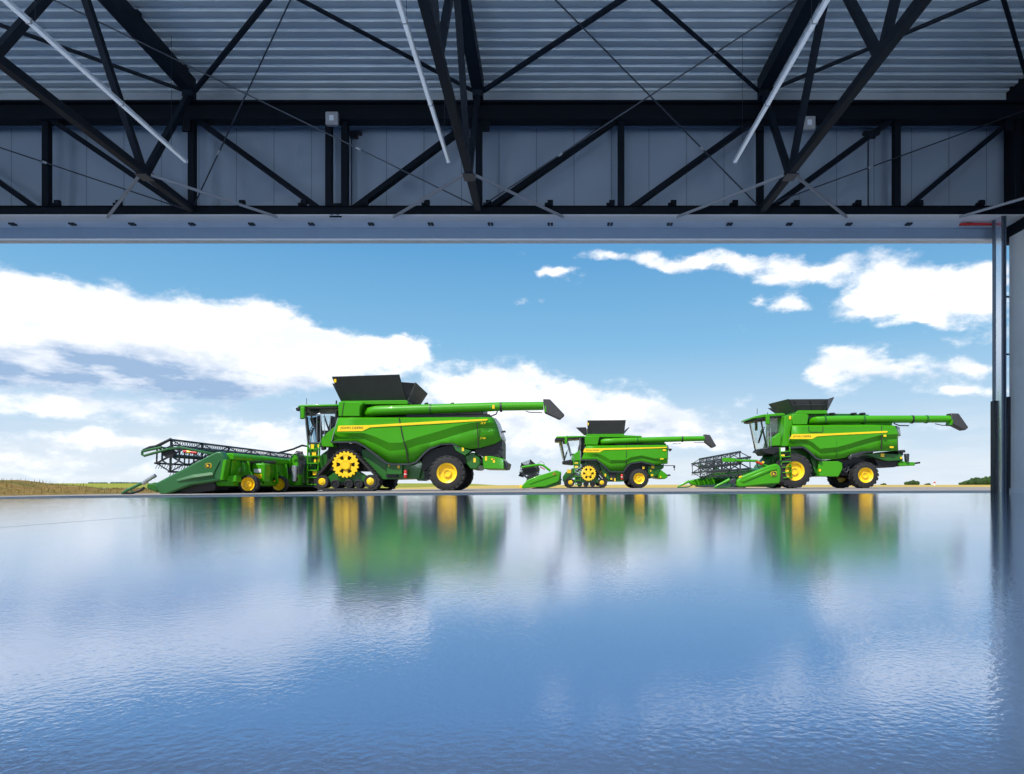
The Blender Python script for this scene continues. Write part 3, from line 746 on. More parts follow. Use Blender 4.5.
# yellow stripe, lettering
stp = A.slab('stripe', 'stripe_yellow', [(289, 331), (480, 328), (893, 303), (1178, 291), (1172, 300), (893, 318), (476, 341), (432, 363), (280, 366)], -.035, .01, bevel=0, parent=sp)
p0 = A.P3(300, 357, 0); p1 = A.P3(436, 336, 0)
text_mesh('JOHN DEERE', p1[0] - p0[0], (p1[2] - p0[2]) * .85, 'letter', 'lettering', sp, (p0[0], -.035, p0[2] + .01), .12)
p0 = A.P3(1133, 322, 0); p1 = A.P3(1162, 308, 0)
text_mesh('X9', p1[0] - p0[0], p1[2] - p0[2], 'stripe_yellow', 'model_lettering', sp, (p0[0], .0, p0[2]), .25, .02)
p0 = A.P3(1132, 411, 0); p1 = A.P3(1162, 400, 0)
text_mesh('1100', p1[0] - p0[0], p1[2] - p0[2], 'stripe_yellow', 'model_lettering', sp, (p0[0], .06, p0[2]), .3, .03)
for k in ((650, 284, 660, 430), (660, 430, 664, 474), (664, 474, 706, 553)): pass
A.pipe('panel_seam', 'letter', [(650, 285, 0.01), (672, 400, -.012), (690, 466, .02), (706, 552, .22)], .035, sp, 6)
A.pipe('panel_seam', 'letter', [(1114, 284, .04), (1116, 330, -.0), (1122, 462, .10)], .025, sp, 6)
b = MB()
tr_ = [A.P3(x, y, .17) for x, y in ((246, 430), (396, 430), (444, 455), (508, 502), (576, 554), (610, 562), (712, 561), (754, 548), (800, 496), (832, 470), (900, 443), (962, 439), (985, 448), (1006, 462))]
for i in range(len(tr_) - 1): b.bar(tr_[i], tr_[i + 1], .16, .075, (0, 0, 1))
b.build('lower_trim', 'dark_steel', A.root, smooth=0)
A.pipe('edge_trim', 'light_steel', [(285, 284, .06), (262, 372, .0), (248, 428, .14)], .022)
# inner body and chassis
A.slab('body', 'black', [(300, 300), (1190, 295), (1215, 420), (1040, 440), (960, 430), (830, 455), (750, 530), (600, 540), (520, 480), (440, 430), (290, 420)], .26, W - .26, bevel=0)
A.slab('chassis', 'deep_green', [(430, 470), (520, 480), (600, 545), (780, 540), (790, 560), (768, 645), (560, 652), (525, 640), (440, 560), (425, 500)], .45, W - .45)
A.slab('side_box', 'deep_green', [(575, 560), (668, 560), (668, 622), (575, 622)], .22, .5)
A.slab('tool_box', 'black', [(570, 618), (640, 618), (640, 640), (570, 640)], .3, .8)
A.slab('rear_axle', 'deep_green', [(770, 540), (830, 560), (960, 590), (980, 640), (820, 640), (760, 660), (745, 640)], .7, W - .7)
A.slab('wheel_arch', 'black', [(790, 520), (834, 475), (960, 446), (1040, 500), (1050, 560), (960, 520), (860, 560), (800, 600), (770, 600)], .5, W - .5, bevel=0)
A.slab('axle_beam', 'black', [(800, 600), (960, 600), (960, 650), (800, 650)], .55, W - .55)
A.slab('front_axle', 'black', [(240, 430), (420, 440), (460, 520), (430, 600), (230, 600), (215, 500)], .75, W - .75)
A.slab('fender', 'deep_green', [(968, 440), (1045, 470), (1080, 480), (1040, 510), (985, 480)], .1, .7)
A.slab('chopper', 'deep_green', [(1038, 512), (1090, 488), (1130, 520), (1135, 560), (1110, 592), (1070, 590), (1052, 560)], .28, W - .28, bevel=.05)
A.slab('tailboard', 'green', [(1148, 512), (1195, 512), (1270, 526), (1276, 590), (1150, 588)], .32, W - .32, bevel=.03)
A.slab('tail_hood', 'dark_steel', [(1268, 535), (1300, 552), (1290, 588), (1272, 590)], .5, W - .5)
A.slab('straw_hood', 'black', [(1100, 470), (1215, 430), (1262, 415), (1262, 520), (1150, 515), (1100, 495)], .4, W - .4)
b = MB()
for i in range(7):
    x, y = 1235 + 6 * (i % 3), 430 + i * 13; p = A.P3(x, y, .38); b.tube([p, (p[0] + .12, .38, p[2] - .1), (p[0] + .1, .9, p[2] - .2)], .03, 6)
b.build('hydraulic_hoses', 'dark_steel', A.root)
b = MB(); q = [A.pt(1222, 285, .34), A.pt(1258, 395, .34), A.pt(1230, 400, .34), A.pt(1212, 285, .34)]
A.slab('rear_grille', 'light_steel', [(1208, 283), (1224, 283), (1262, 390), (1258, 410), (1245, 405)], .36, W - .36, bevel=.02)
MB().prism([A.pt(1258, 362, .3), A.pt(1282, 360, .3), A.pt(1284, 370, .3), A.pt(1258, 374, .3)][::1], .3, .45).build('rear_lamp', 'black', A.root, bevel=.01)
stickers(A, [(1029, 470, 12, 26)], .10)
stickers(A, [(1099, 537, 14, 26)], .28)
stickers(A, [(1167, 527, 12, 26), (1214, 540, 12, 24), (1208, 531, 22, 8)], .32)
stickers(A, [(646, 577, 12, 16), (588, 570, 8, 9)], .22)
# tank housing, auger, hopper covers
A.slab('tank_side', 'green', [(287, 190), (430, 190), (440, 196), (418, 218), (414, 262), (418, 276), (287, 276)], .14, W - .14, bevel=.03)
A.slab('tank_rail', 'green', [(300, 184), (690, 180), (700, 186), (700, 204), (300, 204)], .3, W - .3, bevel=.02)
A.slab('tank_back', 'black', [(412, 200), (700, 196), (760, 205), (1150, 215), (1150, 284), (412, 284)], .95, W - .3, bevel=.02)  # coloured black for the deep shade behind the auger elbow
A.pipe('panel_seam', 'letter', [(322, 192, .14), (308, 276, .14)], .02)
A.slab('engine_deck', 'black', [(690, 262), (1190, 262), (1200, 284), (690, 284)], .3, W - .3)
au = auger(A, [(510, 244), (650, 238), (900, 230), (1200, 220), (1262, 217), (1509, 214)], .34, .235, .19,
           [(1506, 172), (1548, 174), (1636, 268), (1606, 294), (1515, 252)], [(838, 'deep_green'), (1256, 'black')], [(462, 268), (474, 253)])
stickers(A, [(1211, 219, 14, 22)], .12, parent=au)
A.slab('spout_edge', 'green', [(1517, 212), (1524, 212), (1526, 250), (1516, 248)], .12, .56, bevel=0, parent=au)
A.pipe('auger_support', 'black', [(1235, 245, .4), (1228, 262, .4), (1180, 282, .5)], .03, au)
A.pipe('spout_rod', 'black', [(1404, 244, .34), (1425, 252, .34), (1500, 254, .34)], .018, au)
b = MB()
for x in (1005, 1310, 1330): p = A.P3(x, 190, .34); b.box(p[0] - .1, p[0] + .1, .24, .44, p[2] - .03, p[2] + .04)
for i, x in enumerate((700, 800, 955)): A.slab('deck_fitting', 'black', [(x, 196), (x + 18, 192), (x + 22, 204), (x, 206)], .5, .7, bevel=.01)
yb = .55; yt = -.05
def HP(x, y, dy): return A.P3(x, y, dy)
plate_quad(A, 'hopper_cover', 'cover_grey', [HP(306, 184, yb), HP(690, 178, yb), HP(651, 27, yt), HP(250, 40, yt)])
fb_, ft_ = 2.75, 3.3
x0, z0 = A.pt(306, 184, yb); x1, z1 = A.pt(690, 180, yb); xt, zt = A.pt(250, 40, yt); xr, zr = A.pt(651, 27, yt)
plate_quad(A, 'hopper_cover', 'cover_grey', [(x0, yb, z0), (x0, fb_, z0), (xt - .1, ft_ - .2, zt - .28), (xt - .02, yt + .15, zt - .28)])
plate_quad(A, 'hopper_cover', 'cover_grey', [(x0, fb_, z0), (x1, fb_, z1), (xr, ft_, zr - .12), (xt, ft_, zt - .12)])
rb0, rb1 = A.P3(698, 190, .5), A.P3(698, 190, .5)
rt0 = A.P3(748, 74, .35)
plate_quad(A, 'hopper_cover', 'cover_grey', [rb0, (rb0[0], 2.8, rb0[2]), (rt0[0] + .02, 3.0, rt0[2] - .12), rt0])
plate_quad(A, 'corner_sheet', 'black', [HP(690, 180, yb), HP(706, 190, .55), HP(746, 78, .4), HP(664, 72, .25)], .02)
stickers(A, [(268, 64, 14, 20)], yt + .03)
# cab
CB = cab(A, [(44, 214), (62, 207), (160, 204), (284, 203), (284, 216), (150, 219), (48, 222)], [(36, 230), (48, 221), (284, 216), (284, 228), (180, 232), (100, 232), (70, 236), (40, 240)],
         [(90, 242), (150, 245), (276, 240), (276, 330), (180, 430), (108, 434)], [(92, 242, 110, 436, .07), (118, 246, 170, 405, .05), (274, 238, 276, 340, .12)],
         [(102, 432), (185, 428), (285, 425), (285, 455), (110, 446)], .75, 2.6, (215, 372), [(268, 240), (286, 240), (286, 430), (262, 430)], [(77, 255, 24, 70, .45), (72, 262, 20, 60, 2.9)])
A.slab('cab_lamp', 'black', [(32, 226), (48, 220), (52, 240), (36, 243)], .8, 1.1, parent=CB)
A.pipe('aerial', 'black', [(99, 205, 1.2), (99, 168, 1.2)], .012, CB)
A.pipe('beacon', 'black', [(276, 204, .8), (276, 182, .8)], .035, CB)
pl = A.slab('platform', 'green', [(182, 430), (190, 400), (278, 326), (262, 372), (250, 425), (262, 458), (192, 456)], .28, .72, bevel=.02)
for x, y0_, y1_ in ((160, 264, 430), (182, 262, 430), (205, 262, 400), (240, 270, 362)): A.pipe('handrail', 'light_steel', [(x, y1_, .26), (x, y0_, .26)], .013, pl, 6)
A.pipe('handrail', 'light_steel', [(90, 290, .3), (104, 436, .3)], .02, pl, 6)
A.pipe('handrail', 'light_steel', [(160, 264, .26), (172, 258, .26), (182, 262, .26)], .013, pl, 6)
A.slab('platform_underside', 'black', [(182, 448), (200, 452), (205, 470), (186, 476)], .3, .6, bevel=.01, parent=pl)
ladder(A, (104, 688), (163, 688), (107, 436), (178, 436), .05, 6)
A.slab('ladder_back', 'deep_green', [(116, 440), (166, 440), (158, 590), (112, 590)], .24, .34)
stickers(A, [(133, 455, 18, 26), (170, 452, 12, 18), (143, 498, 24, 22), (149, 540, 12, 20), (148, 612, 24, 26), (170, 530, 10, 30)], .02)
# feeder house
A.slab('feeder_house', 'deep_green', [(146, 550), (170, 515), (230, 470), (260, 520), (220, 620), (180, 660), (146, 660)], .95, 2.4, bevel=.04)
# running gear
u, w_ = A.pt(333, 563); i1, i2 = A.pt(193, 671), A.pt(480, 672)
zb_ = .085 + .035
def fit(px, r): return (A.pt(px, 0)[0], zb_ + r, r)
idl = [fit(193, .30), fit(480, .31)]; rol = [fit(270, .20), fit(350, .20), fit(408, .20)]
track(A, (u, w_, A.r(79)), idl, rol, -.05, .66)
track(A, (u, w_, A.r(79)), idl, rol, W - .62, .66, far=True)
cx, cz = A.pt(934, 618); R = .815
wheel(A, cx, R, -.02, R, .62, .445, 20)
wheel(A, cx, R, W + .02, R, .62, .445, 20, side=-1)
extinguisher(A, 688, 615, 56, 'red fire extinguisher on the side of the largest combine, between track and rear wheel', .14)

# ================================================================== combine B: small looking, far one on tracks
B = Mach('combine_harvester', 'small looking tracked combine harvester parked farthest away, middle one of the three', 'combine harvester', 45.5, 625, (510, 410, 8.6), 'combine harvesters')
W = 3.3
ST = [[(655, 306, .12), (652, 314, .02), (634, 372, 0), (625, 400, .03), (610, 427, .14)],
      [(745, 306, .12), (745, 314, .02), (742, 372, 0), (742, 398, .03), (745, 427, .14)],
      [(775, 306, .12), (775, 314, .02), (772, 380, 0), (772, 412, .03), (775, 450, .16)],
      [(800, 306, .12), (800, 314, .02), (800, 390, 0), (802, 430, .03), (800, 472, .18)],
      [(860, 306, .12), (860, 314, .02), (866, 430, 0), (866, 462, .03), (860, 527, .2)],
      [(975, 304, .12), (975, 313, .02), (975, 430, 0), (975, 456, .03), (972, 527, .2)],
      [(1002, 304, .12), (1002, 313, .02), (1002, 424, 0), (1002, 446, .03), (1002, 488, .16)],
      [(1040, 303, .12), (1040, 312, .02), (1040, 405, 0), (1040, 430, .03), (1040, 455, .12)],
      [(1130, 302, .12), (1130, 311, .02), (1130, 390, 0), (1130, 408, .03), (1130, 441, .12)],
      [(1180, 302, .12), (1180, 311, .02), (1180, 400, 0), (1180, 420, .03), (1180, 456, .12)],
      [(1240, 301, .12), (1240, 310, .02), (1240, 415, 0), (1240, 436, .03), (1240, 470, .12)],
      [(1345, 300, .14), (1348, 309, .05), (1352, 415, .03), (1352, 436, .06), (1352, 462, .16)],
      [(1362, 306, .34), (1364, 316, .25), (1363, 415, .22), (1362, 436, .24), (1362, 458, .32)]]
sp = B.panel('side_panel', 'green', ST); B.panel('side_panel', 'green', ST, W)
B.slab('stripe', 'stripe_yellow', [(641, 330), (800, 328), (1000, 325), (1352, 317), (1346, 326), (1000, 338), (803, 344), (772, 363), (628, 363)], -.03, .01, bevel=0, parent=sp)
p0 = B.P3(650, 356, 0); p1 = B.P3(766, 338, 0)
text_mesh('JOHN DEERE', p1[0] - p0[0], (p1[2] - p0[2]) * .85, 'letter', 'lettering', sp, (p0[0], -.03, p0[2]), .1)
stickers(B, [(1328, 345, 26, 14), (1306, 420, 30, 10)], .0, 'stripe_yellow', 'badge', sp)
B.pipe('panel_seam', 'letter', [(1002, 306, .03), (1002, 400, -.01), (998, 524, .18)], .03, sp, 6)
b = MB(); tr_ = [B.P3(x, y, .15) for x, y in ((608, 430), (746, 430), (803, 476), (862, 532), (974, 532), (1003, 492), (1038, 460), (1130, 446), (1182, 460), (1242, 474))]
for i in range(len(tr_) - 1): b.bar(tr_[i], tr_[i + 1], .16, .09, (0, 0, 1))
b.build('lower_trim', 'dark_steel', B.root, smooth=0)
B.slab('body', 'black', [(660, 320), (1340, 315), (1345, 455), (1240, 462), (1130, 440), (1040, 455), (975, 515), (870, 515), (800, 460), (745, 425), (640, 420)], .24, W - .24, bevel=0)
B.slab('chassis', 'deep_green', [(760, 450), (860, 530), (975, 525), (990, 560), (975, 615), (850, 615), (800, 560)], .4, W - .4)
B.slab('step_box', 'black', [(858, 540), (910, 540), (910, 612), (858, 612)], .2, .6); stickers(B, [(872, 592, 16, 16), (902, 600, 14, 26), (820, 560, 14, 24)], .18)
B.slab('wheel_arch', 'black', [(975, 530), (1005, 490), (1040, 458), (1130, 445), (1200, 470), (1200, 540), (1040, 560), (1000, 610), (975, 600)], .45, W - .45, bevel=0)
B.slab('axle_beam', 'black', [(1040, 560), (1140, 560), (1140, 640), (1040, 640)], .55, W - .55)
B.slab('front_axle', 'deep_green', [(620, 430), (740, 430), (780, 500), (760, 600), (620, 600)], .75, W - .75)
B.slab('chopper', 'deep_green', [(1180, 480), (1240, 478), (1330, 466), (1320, 500), (1290, 520), (1275, 560), (1210, 590), (1190, 540)], .3, W - .3, bevel=.04)
B.slab('tailboard', 'green', [(1268, 538), (1300, 515), (1350, 552), (1358, 580), (1330, 594), (1270, 586)], .35, W - .35, bevel=.04)
MB().bar(B.P3(1350, 562, 1), B.P3(1378, 560, 1), .2, .12).build('tow_hook', 'black', B.root)
stickers(B, [(1228, 492, 24, 22), (1210, 522, 10, 14), (1222, 560, 20, 18), (1295, 575, 10, 16), (1148, 495, 18, 22)], .28)
hk = B.pipe('side_arm', 'dark_steel', [(1330, 478, .2), (1412, 478, .2), (1414, 520, .2)], .03)
B.slab('arm_lamp', 'dark_steel', [(1406, 476), (1422, 476), (1420, 500), (1408, 500)], .15, .3, parent=hk)
B.slab('rear_grille', 'light_steel', [(1350, 300), (1362, 306), (1372, 340), (1364, 345)], .4, W - .4, bevel=.02)
B.slab('rear_lamp', 'black', [(1376, 328), (1396, 338), (1380, 356), (1370, 350)], .35, .6)
B.slab('tank_side', 'green', [(645, 224), (760, 224), (770, 230), (755, 300), (645, 300)], .14, W - .14, bevel=.03)
B.slab('tank_rail', 'green', [(656, 208), (975, 205), (985, 216), (1130, 222), (1135, 234), (656, 234)], .35, W - .35, bevel=.02)
B.slab('tank_back', 'deep_green', [(755, 232), (1330, 240), (1330, 302), (755, 302)], .8, W - .3)
B.slab('engine_deck', 'black', [(900, 288), (1340, 286), (1345, 304), (900, 304)], .35, W - .3)
au = auger(B, [(812, 272), (900, 266), (1100, 260), (1478, 249), (1675, 245)], .34, .225, .185,
           [(1672, 208), (1720, 214), (1776, 310), (1742, 326), (1680, 278)], [(1095, 'deep_green'), (1480, 'black')], [(785, 288), (796, 278)])
B.pipe('spout_rod', 'black', [(1400, 290, .34), (1450, 292, .34), (1470, 284, .34)], .02, au); B.pipe('spout_rod', 'black', [(1580, 276, .34), (1600, 282, .34), (1670, 280, .34)], .02, au)
plate_quad(B, 'hopper_cover', 'cover_grey', [B.P3(666, 208, .5), B.P3(980, 206, .5), B.P3(996, 87, .1), B.P3(666, 90, .1)])
stickers(B, [(673, 120, 10, 20)], .12)
q = [B.P3(655, 214, .6), B.P3(640, 216, 2.6), B.P3(590, 152, 3.0), B.P3(570, 152, .4)]
plate_quad(B, 'hopper_cover', 'cover_grey', q)
plate_quad(B, 'hopper_cover', 'cover_grey', [B.P3(975, 208, .55), (B.P3(975, 208, .55)[0], 2.7, B.P3(975, 208, .55)[2]), (B.P3(1026, 148, .4)[0], 3.0, B.P3(1026, 148, .4)[2]), B.P3(1026, 148, .4)])
f0, f1 = B.P3(666, 208, .5), B.P3(980, 206, .5); h_ = B.P3(666, 135, .5)[2]
plate_quad(B, 'hopper_cover', 'cover_grey', [(f0[0], 2.7, f0[2]), (f1[0], 2.7, f1[2]), (f1[0], 3.1, h_), (f0[0], 3.1, h_)])
plate_quad(B, 'corner_sheet', 'dark_steel', [B.P3(575, 150, .45), B.P3(655, 148, .4), B.P3(664, 212, .5), B.P3(655, 214, .55)], .02)
CB = cab(B, [(392, 238), (402, 226), (520, 223), (642, 222), (642, 234), (400, 244)], [(384, 250), (394, 240), (642, 233), (642, 242), (480, 252), (430, 268), (388, 266)],
         [(440, 258), (520, 246), (612, 240), (612, 330), (540, 428), (472, 428)], [(440, 256, 472, 428, .06), (490, 246, 530, 390, .08), (610, 238, 608, 350, .26)],
         [(450, 440), (520, 426), (645, 424), (645, 455), (540, 470), (455, 462)], .75, 2.55, (560, 385), [(618, 240), (645, 240), (645, 430), (615, 430)], [(482, 262, 22, 62, .42), (462, 268, 18, 50, 2.85)])
pl = B.slab('platform', 'green', [(530, 435), (540, 385), (604, 340), (606, 436)], .28, .7, bevel=.02)
for x0_, x1_, y0_, y1_ in ((600, 606, 240, 436), (520, 530, 340, 436), (548, 552, 395, 436)): B.pipe('handrail', 'light_steel', [(x1_, y1_, .26), (x0_, y0_, .26)], .022, pl, 6)
ladder(B, (566, 645), (606, 645), (545, 436), (604, 436), .05, 6, 'green')
B.slab('ladder_back', 'deep_green', [(548, 440), (600, 440), (604, 600), (560, 600)], .22, .34)
stickers(B, [(570, 455, 30, 10), (570, 490, 26, 20)], .0)
B.slab('feeder_house', 'deep_green', [(456, 572), (480, 535), (540, 500), (620, 500), (620, 560), (540, 585), (475, 618), (456, 612)], .9, 2.4, bevel=.04)
stickers(B, [(508, 527, 34, 32)], .88)
u, w_ = B.pt(674, 545)
def fit(px, r): return (B.pt(px, 0)[0], zb_ + r, r)
idl = [fit(520, .30), fit(790, .29)]; rol = [fit(600, .19), fit(655, .19), fit(712, .19)]
track(B, (u, w_, B.r(66)), idl, rol, -.05, .64)
track(B, (u, w_, B.r(66)), idl, rol, W - .60, .64, far=True)
cx, cz = B.pt(1110, 603); R = .72
wheel(B, cx, R, .0, R, .6, B.r(46), 18); wheel(B, cx - .05, R, W, R, .6, .4, 18, side=-1)
extinguisher(B, 963, 570, 60, 'red fire extinguisher on the side of the farthest combine, left of its rear wheel', .14)

# ================================================================== combine C: on wheels, at the right
C_ = Mach('combine_harvester', 'green combine harvester on big front wheels, parked nearest to the right door post', 'combine harvester', 32.7, 850, (680, 390, 6.827), 'combine harvesters')
C = C_; W = 3.3
def f2(x, y): return (955.7 + x * 1.2, y * 1.2)     # measures taken on a second crop of the photograph
def fs(*l): return [f2(a, c) for a, c in l]
ST = [[(768, 240, .12), (766, 250, .02), (752, 338, 0), (748, 352, .03), (746, 392, .15)],
      [(835, 240, .12), (835, 250, .02), (832, 338, 0), (830, 352, .03), (836, 386, .15)],
      [(880, 240, .12), (880, 250, .02), (868, 338, 0), (866, 360, .04), (880, 421, .16)],
      [(920, 240, .12), (920, 250, .02), (910, 360, 0), (908, 390, .04), (920, 461, .18)],
      [(965, 240, .12), (965, 250, .02), (956, 400, 0), (956, 425, .04), (962, 477, .2)],
      [(1068, 239, .12), (1068, 249, .02), (1068, 390, 0), (1068, 425, .04), (1068, 471, .2)],
      [(1136, 239, .12), (1136, 249, .02), (1136, 372, 0), (1136, 405, .04), (1136, 461, .18)],
      [(1172, 239, .12), (1172, 249, .02), (1172, 362, 0), (1172, 395, .04), (1172, 439, .15)],
      [(1245, 238, .12), (1245, 248, .02), (1245, 340, 0), (1245, 372, .04), (1245, 419, .14)],
      [(1345, 238, .12), (1345, 248, .02), (1345, 312, 0), (1345, 345, .04), (1345, 410, .14)],
      [(1376, 240, .12), (1376, 250, .02), (1376, 305, 0), (1376, 336, .04), (1376, 418, .14)],
      [(1470, 242, .15), (1474, 252, .06), (1490, 300, .05), (1492, 330, .08), (1494, 414, .18)],
      [(1498, 250, .40), (1503, 262, .32), (1513, 300, .28), (1515, 330, .30), (1515, 410, .40)]]
sp = C.panel('side_panel', 'green', ST); C.panel('side_panel', 'green', ST, W)
C.slab('stripe', 'stripe_yellow', [(767, 302), (1024, 297), (1417, 279), (1415, 291), (1024, 310), (938, 316), (902, 334), (748, 334)], -.03, .01, bevel=0, parent=sp)
p0 = C.P3(770, 326, 0); p1 = C.P3(892, 308, 0)
text_mesh('JOHN DEERE', p1[0] - p0[0], (p1[2] - p0[2]) * .85, 'letter', 'lettering', sp, (p0[0], -.03, p0[2]), .1)
stickers(C, [f2(370, 260) + (20, 13), f2(408, 325) + (26, 11)], .0, 'stripe_yellow', 'badge', sp)
C.pipe('panel_seam', 'letter', [(878, 246, .0), (880, 280, -.01), (888, 288, -.01), (970, 288, -.01), (976, 280, -.01), (976, 246, .0)], .018, sp, 6)
C.pipe('panel_seam', 'letter', [f2(350, 205) + (.02,), f2(350, 290) + (-.01,), f2(350, 340) + (.1,)], .03, sp, 6)
C.pipe('panel_seam', 'deep_green', [f2(95, 205) + (.02,), f2(95, 320) + (-.01,), f2(95, 388) + (.15,)], .014, sp, 6)
b = MB(); tr_ = [C.P3(x, y, .15) for x, y in ((744, 395), (838, 390), (883, 425), (923, 465), (964, 481))]
for i in range(len(tr_) - 1): b.bar(tr_[i], tr_[i + 1], .16, .09, (0, 0, 1))
b.build('lower_trim', 'dark_steel', C.root, smooth=0)
C.slab('rear_trim', 'dark_steel', fs((160, 385), (180, 366), (240, 350), (320, 342), (328, 348), (245, 362), (190, 380), (170, 400)), .1, .5, bevel=.02)
C.slab('body', 'black', [(770, 260), (1480, 255), (1490, 405), (1345, 405), (1245, 415), (1136, 455), (965, 468), (880, 412), (750, 385)], .24, W - .24, bevel=0)
C.slab('chassis', 'deep_green', [(880, 425), (965, 478), (1000, 478), (1000, 590), (945, 590), (920, 560)], .42, W - .42)
C.slab('side_box', 'green', [(945, 485), (1080, 485), (1110, 500), (1110, 540), (1082, 592), (948, 590)], .2, .9, bevel=.03)
stickers(C, [(955, 548, 14, 16)], .18)
C.slab('axle_beam', 'black', fs((60, 400), (200, 380), (260, 400), (260, 500), (100, 480), (70, 470)), .6, W - .6)
b = MB()
for i in range(6): p = C.P3(1080 + i * 14, 512 + (i % 3) * 16, .5); b.tube([p, (p[0] + .2, .45, p[2] - .15), (p[0] + .35, .5, p[2] + .05)], .04, 6)
b.build('hydraulic_hoses', 'dark_steel', C.root)
C.slab('front_axle', 'deep_green', [(640, 440), (740, 400), (860, 410), (900, 470), (860, 600), (680, 600), (620, 520)], .75, W - .75)
C.slab('chopper', 'deep_green', fs((235, 362), (330, 358), (465, 366), (475, 400), (380, 405), (300, 380)), .3, W - .3, bevel=.03)
C.slab('straw_hood', 'black', fs((300, 372), (470, 400), (480, 425), (420, 440), (330, 430)), .5, W - .5)
C.slab('tailboard', 'green', fs((460, 400), (485, 408), (540, 411), (542, 430), (450, 432), (445, 418)), .4, W - .4, bevel=.02)
C.pipe('tow_bar', 'black', [f2(535, 418) + (1.6,), f2(568, 413) + (1.6,)], .05)
C.slab('rear_lamp', 'black', fs((460, 342), (485, 340), (488, 355), (464, 358)), .3, .5); C.slab('rear_bracket', 'dark_steel', fs((488, 362), (510, 362), (508, 408), (492, 408)), .3, .5)
C.slab('rear_bracket', 'black', fs((440, 345), (470, 340), (476, 372), (450, 372)), .4, W - .4)
stickers(C, [f2(356, 371) + (24, 22), f2(462, 386) + (14, 14)], .28)
C.slab('rear_grille', 'light_steel', fs((432, 202), (455, 212), (462, 262), (452, 258)), .42, W - .42, bevel=.02)
C.slab('tank_side', 'green', [(767, 163), (868, 163), (880, 172), (870, 236), (767, 236)], .12, W - .12, bevel=.03)
C.slab('tank_rail', 'green', [(790, 150), (812, 139), (1000, 138), (1012, 162), (790, 164)], .4, W - .4, bevel=.02)
C.slab('tank_back', 'deep_green', [(868, 165), (1010, 162), (1050, 172), (1450, 180), (1450, 240), (868, 240)], .8, W - .3)
C.slab('engine_deck', 'deep_green', [(1010, 160), (1180, 162), (1290, 168), (1290, 180), (1010, 180)], .9, W - .4)
for x in (1032, 1180, 1240): C.slab('deck_fitting', 'black', [(x, 154), (x + 26, 154), (x + 30, 166), (x, 166)], .6, .9, bevel=.01)
au = auger(C, [(935, 208), (1010, 204), (1240, 200), (1580, 199), (1856, 198)], .34, .215, .19,
           [(1850, 158), (1905, 160), (1972, 256), (1946, 276), (1862, 234)], [(985, 'deep_green'), (1250, 'deep_green'), (1582, 'black'), (1680, 'deep_green')], [(902, 226), (914, 214)])
C.pipe('auger_support', 'black', [f2(420, 190) + (.34,), f2(450, 202) + (.34,), f2(505, 203) + (.34,)], .03, au)
C.pipe('spout_rod', 'black', [f2(655, 192) + (.34,), f2(690, 200) + (.34,), f2(748, 204) + (.34,)], .022, au)
C.slab('spout_edge', 'green', fs((752, 170), (758, 168), (752, 200), (746, 196)), .1, .58, bevel=0, parent=au)
# hopper: cover leaning out at the front, near side and rear
nb0, nb1 = C.P3(790, 150, .5), C.P3(1004, 140, .5); nt0, nt1 = C.P3(738, 64, .12), C.P3(1040, 52, .12)
plate_quad(C, 'hopper_cover', 'cover_grey', [nb0, nb1, C.P3(1010, 62, .2), C.P3(744, 64, .25)])
plate_quad(C, 'hopper_cover', 'cover_grey', [C.P3(780, 152, .52), (C.P3(780, 152, .52)[0], 2.75, C.P3(780, 152, .52)[2]), (C.P3(738, 62, .3)[0] - .08, 3.0, C.P3(738, 62, .3)[2] + .10), C.P3(738, 62, .3)])
plate_quad(C, 'hopper_cover', 'cover_grey', [C.P3(1004, 140, .52), (C.P3(1004, 140, .52)[0], 2.75, C.P3(1004, 140, .52)[2]), (C.P3(1050, 50, .4)[0], 2.95, C.P3(1050, 50, .4)[2]), C.P3(1050, 50, .4)])
plate_quad(C, 'hopper_cover', 'cover_grey', [(nb0[0], 2.75, nb0[2]), (nb1[0], 2.75, nb1[2]), (nt1[0], 3.1, nt1[2] - .1), (nt0[0], 3.1, nt0[2] - .1)])
plate_quad(C, 'corner_sheet', 'cover_grey', [C.P3(778, 154, .54), C.P3(792, 150, .5), C.P3(746, 64, .25), C.P3(736, 63, .32)], .02)
for x0_, x1_ in ((800, 782), (900, 890), (985, 996)): C.pipe('cover_rib', 'dark_steel', [(x0_, 142, .46), (x1_, 72, .18)], .025)
C.pipe('cover_rib', 'dark_steel', [(770, 104, .30), (1012, 100, .30)], .025)
CB = cab(C, [(496, 190), (506, 180), (570, 166), (700, 157), (722, 164), (712, 176), (620, 180), (500, 196)], [(512, 204), (520, 186), (575, 176), (705, 170), (705, 184), (620, 193), (540, 208)],
         [(552, 206), (620, 192), (700, 184), (690, 262), (640, 380), (592, 396)], [(552, 204, 592, 396, .09), (698, 180, 690, 370, .20)],
         [(570, 414), (590, 394), (680, 376), (720, 380), (720, 400), (650, 440), (610, 440), (596, 420)], .75, 2.6, (640, 300), [(700, 182), (716, 182), (712, 380), (690, 380)], [(598, 200, 26, 68, .42), (520, 244, 16, 66, 2.75)])
for k in range(4):
    x, y, d_ = 524, 194, 1.0 + .4 * k; C.slab('roof_lamp', 'white_paint', [(x - 8, y - 6), (x + 4, y - 7), (x + 4, y + 6), (x - 8, y + 6)], d_, d_ + .24, bevel=.01, parent=CB)
C.pipe('aerial', 'black', [(527, 166, 1.2), (527, 125, 1.2)], .014, CB)
C.slab('cab_back_frame', 'green', [(716, 176), (764, 166), (768, 240), (752, 300), (745, 385), (690, 385), (712, 300)], .2, W - .2, bevel=.03)
stickers(C, [(752, 188, 14, 24)], .18)
pl = C.slab('platform', 'green', [(622, 382), (628, 330), (694, 288), (686, 380)], .28, .72, bevel=.02)
